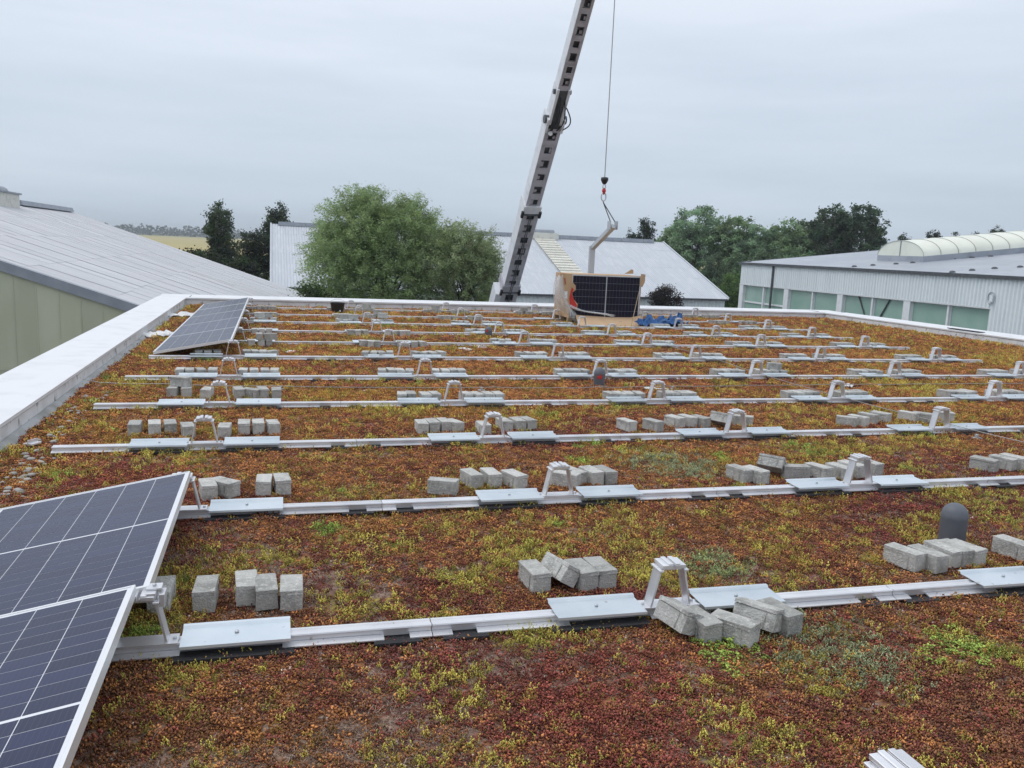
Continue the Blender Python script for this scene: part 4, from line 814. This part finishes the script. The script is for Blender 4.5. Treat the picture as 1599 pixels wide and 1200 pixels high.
# ------------------------------------------------------------------ centre hall
YE = 64.0; pe = at(1137, 467, Y=YE); pr_ = at(1034.7, 379, X=pe.x); XL = at(424, 352, Y=pr_.y).x; XRt = pe.x
bC = math.atan2(pr_.z-pe.z, pr_.y-pe.y); Dc = Vector((0, -math.cos(bC), -math.sin(bC))); Nc = Vector((0, -math.sin(bC), math.cos(bC))); CL = math.hypot(pr_.y-pe.y, pr_.z-pe.z)
chh = empty('middle_hall', ((XL+XRt)/2, pr_.y, GZ)); tag(chh, 'long white corrugated roof hall behind the willow and the crane', 'building')
ncol = 34; swc = (XRt-XL)/ncol; nrc = 6; slc = CL/nrc
CMc = corr_mesh('roof_sheet', slc+.12, swc+.02, 5, .03, M['sheet_c']); 
YV = Nc.cross(Dc)                     # across direction
skx0, skx1 = at(829, 369, Y=pr_.y).x, at(861, 372, Y=pr_.y).x
for i in range(nrc):
    for j in range(ncol):
        xa = XL+j*swc
        org = Vector((xa if YV.x > 0 else xa+swc, pr_.y, pr_.z))+Dc*(i*slc)+Nc*random.uniform(0, .01)
        if skx0-.6 < xa+swc/2 < skx1+.6 and False: continue
        o = bpy.data.objects.new('roof_sheet', CMc); COL.objects.link(o); o.parent = chh; o.matrix_local = Matrix.Translation(-chh.location) @ frame_mw(org, Dc, YV, Nc)
CMs = corr_mesh('rooflight_sheet', CL/22+.06, (skx1-skx0)/2, 6, .03, M['cream'], lift=.1, th=.1)
for i in range(22):
    for k in range(2):
        xa = skx0+k*(skx1-skx0)/2; org = Vector((xa if YV.x > 0 else xa+(skx1-skx0)/2, pr_.y, pr_.z))+Dc*(i*CL/22)+Nc*.07
        o = bpy.data.objects.new('rooflight_sheet', CMs); COL.objects.link(o); o.parent = chh; o.matrix_local = Matrix.Translation(-chh.location) @ frame_mw(org, Dc, YV, Nc)
YB = 2*pr_.y-YE
q = MB(); q.prism([(XL+.15, YE+.3, GZ), (XL+.15, YE+.3, pe.z-.12), (XL+.15, pr_.y, pr_.z-.25), (XL+.15, YB-.3, pe.z-.12), (XL+.15, YB-.3, GZ)], (XRt-XL-.3, 0, 0)); pp(q, 'hall_body', M['clad'], chh)
q = MB(); q.prism([(XL, pr_.y, pr_.z), (XL, YB, pe.z), (XL, YB, pe.z+.04), (XL, pr_.y, pr_.z+.04)], (XRt-XL, 0, 0)); pp(q, 'rear_slope', M['sheet_c'], chh)
xx = XL+.6
while xx < XRt-1.4:
    q = MB(); q.prism([(xx, pr_.y-.45, pr_.z-.1), (xx, pr_.y-.35, pr_.z+.25), (xx, pr_.y+.35, pr_.z+.25), (xx, pr_.y+.45, pr_.z-.1)], (min(2.4, XRt-1.2-xx), 0, 0)); 
    if not (skx0-.9 < xx+1.2 < skx1+.9): pp(q, 'ridge_cap', M['flash'], chh)
    xx += 2.43
q = MB(); q.b2((skx0-.3, pr_.y-.8, pr_.z-.25), (skx1+.5, pr_.y+.8, pr_.z+.4)); RV = pp(q, 'ridge_vent', M['cream'], chh); q = MB(); q.tube([(skx0, pr_.y, pr_.z+.38), (skx1+.2, pr_.y, pr_.z+.38)], .35, 14); q.build('vent_hood', M['flash'], RV)
q = MB(); q.b2((XL, YE-.14, pe.z-.2), (XRt, YE+.02, pe.z-.04)); pp(q, 'gutter', M['darkmetal'], chh)
q = MB(); q.prism([Vector((XRt-.02, YE, pe.z-.02)), Vector((XRt+.12, YE, pe.z-.02)), Vector((XRt+.12, YE, pe.z+.12)), Vector((XRt-.02, YE, pe.z+.12))], (0, pr_.y-YE, pr_.z-pe.z)); q.prism([Vector((XL-.12, YE, pe.z-.02)), Vector((XL+.02, YE, pe.z-.02)), Vector((XL+.02, YE, pe.z+.12)), Vector((XL-.12, YE, pe.z+.12))], (0, pr_.y-YE, pr_.z-pe.z)); pp(q, 'verge_flashing', M['sheet_c'], chh)
def trap_mesh(name, W_, H_, m, pitch=.2, dep=.035):      # trapezoidal cladding: x across, z up, faces -y
    xs_ = []; n_ = max(1, round(W_/pitch)); p_ = W_/n_
    for k in range(n_): xs_ += [(k*p_, 0), (k*p_+p_*.42, 0), (k*p_+p_*.52, -dep), (k*p_+p_*.9, -dep)]
    xs_.append((W_, 0)); V_ = [(x_, y_, z_) for z_ in (0, H_) for x_, y_ in xs_]; n_ = len(xs_)
    return np_mesh(name, np.array(V_), np.array([(k, k+1, n_+k+1, n_+k) for k in range(n_-1)]), m)
wm = trap_mesh('wall_panel', (XRt-XL-.3)/16, pe.z-.2-GZ, M['clad'], .33, .05)
for k in range(16): o = inst('wall_panel', wm, chh); o.location = Vector((XL+.15+k*(XRt-XL-.3)/16, YE+.29, GZ))-chh.location

# ------------------------------------------------------------------ right hall
XW = 37.0; YT = 57.5; YN = 14.0; ZE = 1.34; RS_ = .113; XRG = 66.0
zr = lambda x_: ZE+RS_*(x_-XW)
rh = empty('right_hall', (52, 36, GZ)); tag(rh, 'low hall with white ribbed cladding, green glazing and barrel rooflight at right', 'building')
q = MB(); q.prism([(XW-.12, YN, ZE-.02), (XRG, YN, zr(XRG)), (XRG, YN, zr(XRG)+.05), (XW-.12, YN, ZE+.03)], (0, YT-YN+.1, 0)); pp(q, 'roof', M['roofgrey'], rh)
q = MB(); q.prism([(XRG, YN, zr(XRG)), (2*XRG-XW, YN, ZE), (2*XRG-XW, YN, ZE+.05), (XRG, YN, zr(XRG)+.05)], (0, YT-YN+.1, 0)); pp(q, 'roof', M['roofgrey'], rh)
q = MB(); q.prism([(XW+.4, YT, GZ), (XRG, YT, GZ), (XRG, YT, zr(XRG)-.03), (XW+.4, YT, ZE-.05)], (0, -.2, 0)); pp(q, 'end_wall', M['clad'], rh)
q = MB(); q.b2((XW-.2, YN, ZE-.14), (XW-.125, YT+.12, ZE+.045)); pp(q, 'eave_flashing', M['darkmetal'], rh)
q = MB(); q.prism([(XW-.1, YT+.12, ZE-.12), (XRG, YT+.12, zr(XRG)-.12), (XRG, YT+.12, zr(XRG)+.06), (XW-.1, YT+.12, ZE+.06)], (0, .05, 0)); pp(q, 'verge_flashing', M['darkmetal'], rh)
WT = -.33; posts = [57.2, 50.95, 44.75, 38.5, 32.3]
band = trap_mesh('cladding_panel', 1.0, ZE-.145-WT, M['clad'], .25, .065); full = trap_mesh('cladding_panel', 1.0, ZE-.145-GZ, M['clad'], .25, .065)
yy = YT
while yy > YN+.5:                    # local +x runs along -y so that the ribs face -x
    o = inst('cladding_panel', band if yy > 32.6 else full, rh, rot=(0, 0, -math.pi/2)); hgt = WT if yy > 32.6 else GZ
    o.location = Vector((XW, yy, hgt))-rh.location; yy -= 1.003
q = MB(); q.b2((XW+.45, YN, GZ), (XW+.5, YT, WT)); pp(q, 'inner_wall', M['flash'], rh)
q = MB(); q.b2((XW-.06, 32.25, WT-.07), (XW+.1, YT, WT-.005)); pp(q, 'lintel', M['whitepaint'], rh)
for k, y_ in enumerate(posts[:-1]):
    q = MB(); q.b2((XW-.04, y_-.28, GZ), (XW+.35, y_+.28, WT-.075)); pp(q, 'pillar', M['whitepaint'], rh)
q = MB(); q.b2((XW-.03, 32.25, GZ), (XW+.3, 32.4, WT-.075)); pp(q, 'pillar', M['whitepaint'], rh)
for k in range(4):
    ya, yb = posts[k+1]+(.28 if k < 3 else .1), posts[k]-.28; ym = (ya+yb)/2
    for (u_, v_) in ((ya, ym-.07), (ym+.07, yb)):
        q = MB(); q.b2((XW+.2, u_, -3.2), (XW+.23, v_, WT-.075)); W_ = pp(q, 'window', M['greenglass'], rh)
        q = MB(); q.b2((XW+.17, u_, WT-.12), (XW+.2, v_, WT-.075)); q.b2((XW+.17, u_, -3.2), (XW+.2, u_+.04, WT-.12)); q.b2((XW+.17, v_-.04, -3.2), (XW+.2, v_, WT-.12)); q.build('frame', M['whitepaint'], W_)
        if k == 0: q = MB(); q.b2((XW+.12, u_, -1.78), (XW+.198, v_, -1.66)); q.build('transom', M['whitepaint'], W_)
        if k == 2:
            s0, s1 = (v_, u_) if u_ > ym else (u_, v_)
            q = MB(); q.tube([(XW+.14, s1 if u_ < ym else s1, WT-.1), (XW+.14, s0+(s1-s0)*.35, -3.0)] if False else [(XW+.14, (u_+v_)/2, WT-.1), (XW+.14, (u_ if u_ > ym else v_), -2.6)], .05, 6); q.build('brace', M['darkmetal'], W_)
    q = MB(); q.b2((XW+.02, ym-.07, -3.4), (XW+.26, ym+.07, WT-.075)); pp(q, 'mullion', M['whitepaint'], rh)
q = MB(); q.b2((XW-.02, YN, GZ), (XW+.3, YT, -3.25)); pp(q, 'sill_wall', M['clad'], rh)
DPY = at(1206, 430, X=XW-.15).y
q = MB(); q.tube([(XW-.16, DPY, ZE-.1), (XW-.12, DPY, ZE-.4), (XW-.12, DPY, GZ)], .085, 10); pp(q, 'downpipe', M['darkmetal'], rh)
PL_ = at(1548, 467, X=XW-.1); q = MB(); q.tube([PL_+Vector((-.02, .22*math.cos(t), .3*math.sin(t)+.05)) for t in np.linspace(0, 6.28, 15)], .035, 6); LP = pp(q, 'wall_lamp', M['steel'], rh); q = MB(); q.box(PL_+Vector((.02, 0, .02)), (.1, .2, .35)); q.build('lamp_body', M['clad'], LP)
# barrel rooflight running up the slope
BX0, BX1, BYA, BYB = 42.0, 64.5, 43.3, 47.75; ym = (BYA+BYB)/2; hb = (BYB-BYA)/2; rise = 1.02; K_ = 14
q = MB(); q.prism([(BX0, BYA, zr(BX0)), (BX0, BYB, zr(BX0)), (BX0, BYB, zr(BX0)+.42), (BX0, BYA, zr(BX0)+.42)], (BX1-BX0, 0, zr(BX1)-zr(BX0))); pp(q, 'rooflight_kerb', M['roofgrey'], rh)
arc = lambda x_, s=1.0, dz=0: [(x_, ym+hb*s*math.cos(t), zr(x_)+.42+dz+rise*s*math.sin(t)) for t in np.linspace(0, math.pi, K_)]
nb = 16; wb = (BX1-BX0)/nb
for k in range(nb):
    a_, b_ = arc(BX0+k*wb+.03), arc(BX0+(k+1)*wb-.03); a2, b2 = arc(BX0+k*wb+.03, .985), arc(BX0+(k+1)*wb-.03, .985)
    q = MB(); q.add(a_+b_+a2+b2, [(i, i+1, K_+i+1, K_+i) for i in range(K_-1)]+[(2*K_+i+1, 2*K_+i, 3*K_+i, 3*K_+i+1) for i in range(K_-1)]); pp(q, 'barrel_panel', M['barrel'], rh, smooth=True)
for k in range(nb+1):
    x_ = BX0+k*wb; q = MB(); q.tube(arc(x_, 1.006), .024, 6); pp(q, 'barrel_rib', mat('rib_grey', (.4, .42, .37), .5) if k == 0 else bpy.data.materials['rib_grey'], rh)
for s in (0, 1):
    e_ = [(BX0+.01, ym, zr(BX0)+.42)]+[(BX0+.01, ym+hb*.99*math.cos(t), zr(BX0)+.42+rise*.99*math.sin(t)) for t in np.linspace(s*math.pi/2+(.01 if s else 0), math.pi/2*(s+1)-(0 if s else .01), 9)]
    q = MB(); q.prism(e_, (.02, 0, 0)); pp(q, 'end_pane', M['barrel'], rh)
q = MB(); q.b2((BX0-.03, ym-.03, zr(BX0)+.42), (BX0+.005, ym+.03, zr(BX0)+.42+rise)); pp(q, 'end_mullion', M['flash'], rh)
for (px_, py_) in ((1198, 407), (1215, 405), (1230, 404), (1255, 402), (1277, 400), (1302, 397), (1324, 395), (1334, 418), (1363, 416), (1399, 414), (1425, 412), (1455, 409), (1489, 406), (1518, 404), (1547, 402), (1586, 397), (1487, 427), (1518, 424), (1553, 421), (1593, 419), (1170, 410)):
    d = at(px_, py_, X=50)-Vector(CAM); t = (ZE-RS_*XW+RS_*CAM[0]-CAM[2])/(d.z-RS_*d.x); P = Vector(CAM)+d*t
    if XW < P.x < XRG and P.y < YT: q = MB(); q.lathe([(.17, 0), (.17, .04), (.1, .1), (.03, .11)], 10); q.build('roof_vent', M['darkmetal'], rh, loc=P+Vector((0, 0, .04))-rh.location)

# ------------------------------------------------------------------ trees
def leaves(cent, size, rs, droop, asp, cols):
    """one four-sided leaf per centre; droop pulls leaf directions down"""
    n = len(cent); d = rs.normal(0, 1, (n, 3)); d[:, 2] = d[:, 2]*.6-droop; d /= np.linalg.norm(d, axis=1)[:, None]
    a = rs.normal(0, 1, (n, 3)); a -= d*(a*d).sum(1)[:, None]; a /= np.linalg.norm(a, axis=1)[:, None]
    l = size*rs.uniform(.6, 1.4, n)[:, None]; w_ = l*asp
    V_ = np.stack([cent-d*l*.5, cent+a*w_*.5, cent+d*l*.5, cent-a*w_*.5], 1).reshape(-1, 3)
    return V_, np.arange(4*n).reshape(n, 4), np.repeat(cols, 4, axis=0)
def tree(name, label, base, H, blobs, nclump, nleaf, lsize, col, seed, asp=.55, droop=.2, cr=.5, trunk_r=.18, bark='bark', group=None, strand=0, colvar=.28):
    """blobs: (dx, dy, dz, rx, ry, rz) ellipsoids of the crown relative to the base"""
    rs = np.random.default_rng(seed); b = np.array(base); e = empty(name, Vector(base)); tag(e, label, 'tree' if 'shrub' not in name else 'shrub', group)
    vol = np.array([q_[3]*q_[4]*q_[5] for q_ in blobs])**.7; which = rs.choice(len(blobs), nclump, p=vol/vol.sum()); B_ = np.array(blobs)[which]
    u = rs.normal(0, 1, (nclump, 3)); u /= np.linalg.norm(u, axis=1)[:, None]; r = rs.uniform(.25, 1, nclump)**.45*rs.uniform(.78, 1.2, nclump)
    cc = B_[:, :3]+u*r[:, None]*B_[:, 3:]
    cl = np.array(col)*(1+rs.normal(0, colvar, nclump))[:, None].clip(.45, 1.9); cl = cl*np.array([1, 1, 1])+rs.normal(0, .008, (nclump, 3)); cl = cl.clip(.008, .6)
    k = rs.integers(0, nclump, nclump*nleaf)
    if strand:
        t = rs.random(len(k)); dirs = u+np.array([0, 0, .55]); dirs /= np.linalg.norm(dirs, axis=1)[:, None]; dirs = dirs+rs.normal(0, .25, dirs.shape)
        c_ = cc[k]+dirs[k]*(t*strand)[:, None]; c_[:, 2] -= .5*strand*t**2; c_ += rs.normal(0, cr*.16, c_.shape)
    else:
        c_ = cc[k]+rs.normal(0, 1, (len(k), 3))*cr*np.array([.5, .5, .38])
    V_, F_, C_ = leaves(c_, lsize, rs, droop, asp, cl[k]*(.8+.4*rs.random(len(k)))[:, None])
    inst('crown', np_mesh('crown', V_, F_, M['leaf'], C_), e)
    top = max(q_[2] for q_ in blobs); q = MB(); bx = np.mean([q_[0] for q_ in blobs]); by_ = np.mean([q_[1] for q_ in blobs])
    q.tube([(0, 0, -.1), (bx*.1, by_*.1, top*.35), (bx*.6, by_*.6, top*.7), (bx, by_, top*1.05)], [trunk_r, trunk_r*.8, trunk_r*.5, trunk_r*.15], 8)
    for i in rs.choice(nclump, min(46, nclump), replace=False):
        h0 = rs.uniform(.3, .75)*top; s_ = Vector((bx*h0/top*.8, by_*h0/top*.8, h0)); t_ = Vector(cc[i]); 
        if t_.z < h0*.7: continue
        m_ = s_.lerp(t_, .5)+Vector((0, 0, .1*H*rs.random())); q.tube([s_, m_, t_], [trunk_r*.35, trunk_r*.2, trunk_r*.05], 5, cap=False)
    q.build('trunk', M[bark], e, smooth=True); return e
def tb(px_, Y): p = at(px_, 400, Y=Y); return (p.x, p.y, GZ)
def zh(px_, py_, Y): return at(px_, py_, Y=Y).z-GZ
WIL = (.29, .385, .175)
# big willow and its right-hand neighbour
Yw = 42.0; B0 = tb(600, Yw); S = lambda px_: at(px_, 400, Y=Yw).x-B0[0]; Hh = lambda py_: at(600, py_, Y=Yw).z-GZ
tree('willow_tree', 'big feathery light green willow behind the far parapet', B0, 9.5, [(S(560), 0, Hh(375), 1.7, 1.9, 2.4), (S(620), .3, Hh(375), 2.0, 2.0, 2.2), (S(520), -.2, Hh(415), 1.2, 1.6, 2.2), (S(590), -.6, Hh(440), 2.8, 2.0, 2.2), (S(570), .2, Hh(345), .9, 1.0, 1.4), (S(640), .2, Hh(350), 1.0, 1.1, 1.1), (S(665), 0, Hh(410), 1.4, 1.8, 2.0), (S(600), 0, 2.2, 3.2, 2.2, 2.2)], 2700, 78, .14, WIL, 1, asp=.26, droop=.25, cr=.68, trunk_r=.2, strand=.92, colvar=.22)
B1 = tb(725, 40); S1 = lambda px_: at(px_, 400, Y=40).x-B1[0]; H1 = lambda py_: at(725, py_, Y=40).z-GZ
tree('willow_tree', 'smaller grey-green willow between the big willow and the crane boom', B1, 7.8, [(S1(720), 0, H1(385), 1.3, 1.4, 1.0), (S1(745), .2, H1(405), 1.1, 1.3, 1.2), (S1(700), 0, H1(410), 1.2, 1.4, 1.3), (S1(725), 0, H1(450), 1.7, 1.5, 1.4), (S1(755), 0, H1(440), .75, 1.1, 1.4), (0, 0, 2.4, 1.8, 1.6, 1.6)], 1200, 66, .135, (.28, .345, .18), 2, asp=.28, droop=.2, cr=.62, trunk_r=.14, strand=.75)
B2 = tb(487, 37); tree('shrub_tree', 'dark green bushy tree at the foot of the big willow', B2, 5.4, [(0, 0, 4.3, .75, .9, .8), (.5, .1, 3.6, .9, .9, 1.0), (-.3, 0, 2.6, .9, .9, 1.6)], 160, 60, .12, (.045, .075, .03), 3, cr=.45, trunk_r=.12)
# left trees
Yb = 76.0; Bb = tb(345, Yb)
tree('birch_tree', 'tall slender birch standing between the left hall and the yellow field', Bb, 10.6, [(0, 0, zh(345, 340, Yb), .95, .9, 1.5), (-.1, 0, zh(345, 362, Yb), 1.15, 1.0, 1.6), (.15, 0, zh(345, 390, Yb), 1.2, 1.1, 1.8), (.05, 0, zh(345, 415, Yb), 1.0, 1.0, 2.0)], 230, 60, .2, (.085, .115, .07), 4, cr=.42, droop=.5, trunk_r=.13, bark='birchbark', strand=0)
Bp = tb(433, 92); tree('poplar_tree', 'dark pointed tree top rising behind the left end of the white hall', Bp, 13, [(0, 0, zh(433, 340, 92), .9, .9, 1.5), (0, 0, zh(433, 360, 92), 1.3, 1.1, 1.8), (.1, 0, zh(433, 385, 92), 1.5, 1.3, 3)], 190, 60, .22, (.06, .085, .05), 5, cr=.5, trunk_r=.15)
for i, (px_, pt, Yd, rw, lab) in enumerate(((400, 360, 80, 1.9, 'dark round tree left of the white hall'), (376, 400, 72, 1.4, 'dark low tree below the birch at right'), (300, 388, 78, 1.2, 'small dark tree left of the birch'), (325, 396, 74, 1.0, 'low dark shrub tree right below the birch'))):
    Bq = tb(px_, Yd); h = zh(px_, pt, Yd); tree('dark_tree', lab, Bq, h, [(0, 0, h-1.3, rw, 1.3, 1.3), (.3, 0, h-2.6, rw*1.2, 1.4, 1.6), (-.2, 0, h-4.2, rw*1.15, 1.5, 1.8)], 190, 55, .22, (.042, .062, .034), 10+i, cr=.55, trunk_r=.15, group='dark trees beyond the left hall')
# right tree row
def rtree(px_, pt, Yd, rw, col, seed, lab, kind='round', name='broadleaf_tree', lsz=.29, ncl=270):
    Bq = tb(px_, Yd); h = zh(px_, pt, Yd)
    if kind == 'round': bl = [(0, 0, h-1.8, rw*.72, rw*.7, 1.8), (-.35*rw, 0, h-3.4, rw*.75, rw*.7, 1.9), (.4*rw, 0, h-3.2, rw*.65, rw*.7, 1.7), (0, 0, h-5.5, rw, rw*.8, 2.2), (0, 0, h-8.5, rw*1.05, rw*.8, 2.5)]
    else: bl = [(-.5*rw, 0, h-2.4, rw*.34, rw*.4, 2.4), (.0, 0, h-2.0, rw*.34, rw*.4, 2.2), (.5*rw, .2, h-2.6, rw*.34, rw*.4, 2.2), (0, 0, h-5.0, rw*.9, rw*.7, 2.6), (0, 0, h-8.2, rw, rw*.8, 2.8)]
    return tree(name, lab, Bq, h, bl, ncl, 72, lsz, tuple(c_*1.85 for c_ in col), seed, cr=.56, colvar=.32, trunk_r=.2, group='trees behind the halls at right', droop=.15, asp=.6)
LG, MG, DG = (.14, .2, .125), (.115, .165, .09), (.07, .1, .06)
rtree(1088, 322, 100, 4.4, LG, 31, 'tall grey-green poplar tree, left end of the right tree row')
rtree(1148, 338, 96, 3.6, MG, 32, 'mid green round tree right of the tall grey-green poplar')
rtree(1180, 352, 92, 2.8, LG, 33, 'pale loose tree in the gap of the right tree row')
rtree(1228, 345, 90, 3.1, MG, 34, 'brownish green tree left of the dark tree group')
rtree(1265, 338, 92, 3.0, DG, 35, 'slim dark tree against the dark upright tree group')
rtree(1300, 322, 86, 3.2, (.055, .08, .052), 36, 'left one of the dark upright trees behind the barrel rooflight', 'up', 'upright_tree')
rtree(1345, 323, 84, 3.3, (.055, .08, .052), 37, 'right one of the dark upright trees behind the barrel rooflight', 'up', 'upright_tree')
rtree(1050, 352, 104, 2.4, MG, 38, 'low round tree at the left foot of the tall poplar')
rtree(1120, 400, 90, 2.6, DG, 39, 'dark tree low between the white hall gable and the right hall', lsz=.24)
rtree(1150, 425, 74, 1.9, (.055, .095, .03), 40, 'bright green bush beside the corner of the right hall', lsz=.2)
rtree(1135, 440, 72, 1.5, (.05, .085, .03), 41, 'smaller bright green bush at the white hall gable end', lsz=.2)
rtree(1195, 392, 78, 2.6, DG, 42, 'dark low tree just behind the right hall corner')
rtree(1240, 388, 76, 2.6, MG, 43, 'mid green low tree behind the right hall verge')
for i, (px_, pt, lab) in enumerate(((985, 362, 'small tree top left of two peeping over the white hall ridge'), (1006, 341, 'taller ragged tree top peeping over the white hall ridge'), (1410, 366, 'faint tree top right of the dark trees'), (1455, 361, 'tree top behind the middle of the barrel rooflight'), (1490, 366, 'low tree top second from right above the rooflight'), (1553, 355, 'tree top rightmost above the barrel rooflight'), (1525, 364, 'flat tree top left of the rightmost one above the rooflight'))):
    Yd = 112 if px_ < 1100 else 105; Bq = tb(px_, Yd); h = zh(px_, pt, Yd)
    tree('distant_tree', lab, Bq, h, [(-.3, 0, h-1.2, .75, .8, 1.3), (.5, 0, h-1.6, .8, .8, 1.3), (.1, 0, h-4, 1.5, 1.4, 2.6)], 120, 36, .26, (.04, .06, .035), 60+i, cr=.45, trunk_r=.15, group='tree tops peeping over the roofs')
Br = tb(1043, 60); h = zh(1043, 447, 60)
tree('purple_shrub', 'dark purple-brown shrub in front of the white hall wall', Br, h, [(0, 0, h-.55, .7, .7, .55), (-.6, 0, h-1.0, .7, .7, .5), (.65, 0, h-1.05, .75, .7, .5), (0, 0, h-2.0, 1.4, 1.0, 1.2)], 150, 50, .14, (.04, .034, .03), 80, cr=.4, trunk_r=.1)
# far woods beyond the field
rs = np.random.default_rng(9); CC = []; CCc = []
for a_ in np.radians(np.arange(-42, 78, .14)):
    r = 1500+rs.uniform(-150, 150); hgt = rs.uniform(9, 15) if rs.random() < .8 else rs.uniform(14, 18); x_, y_ = CAM[0]+r*math.sin(a_), CAM[1]+r*math.cos(a_); b_ = float(gz(math.hypot(x_, y_)))
    n = 55; u = rs.normal(0, 1, (n, 3)); u /= np.linalg.norm(u, axis=1)[:, None]; CC.append(np.array([x_, y_, b_+hgt*.5])+u*np.array([4.5, 4.5, hgt*.5])*rs.uniform(.7, 1, (n, 1))); CCc.append(np.tile(np.array([.035, .055, .03])*rs.uniform(.7, 1.3), (n, 1)))
V_, F_, C_ = leaves(np.concatenate(CC), 3.2, rs, 0, .8, np.concatenate(CCc)); tag(inst('distant_woods', np_mesh('distant_woods', V_, F_, M['leaf'], C_)), 'hazy line of woodland on the horizon beyond the field', 'woods', kind='stuff')

# ------------------------------------------------------------------ haze
q = MB(); q.b2((-3500, -3500, GZ-1.2), (3500, 3500, 30)); hz_ = q.build('haze', None); tag(hz_, kind='stuff')
hm = bpy.data.materials.new('haze'); hm.use_nodes = True; t = hm.node_tree; t.nodes.clear(); o_ = t.nodes.new('ShaderNodeOutputMaterial'); pv = t.nodes.new('ShaderNodeVolumePrincipled'); pv.inputs['Color'].default_value = (.82, .88, .95, 1); pv.inputs['Density'].default_value = .00036; pv.inputs['Anisotropy'].default_value = .0
t.links.new(pv.outputs[0], o_.inputs['Volume']); hz_.data.materials.append(hm)
print('objects', len(bpy.data.objects))
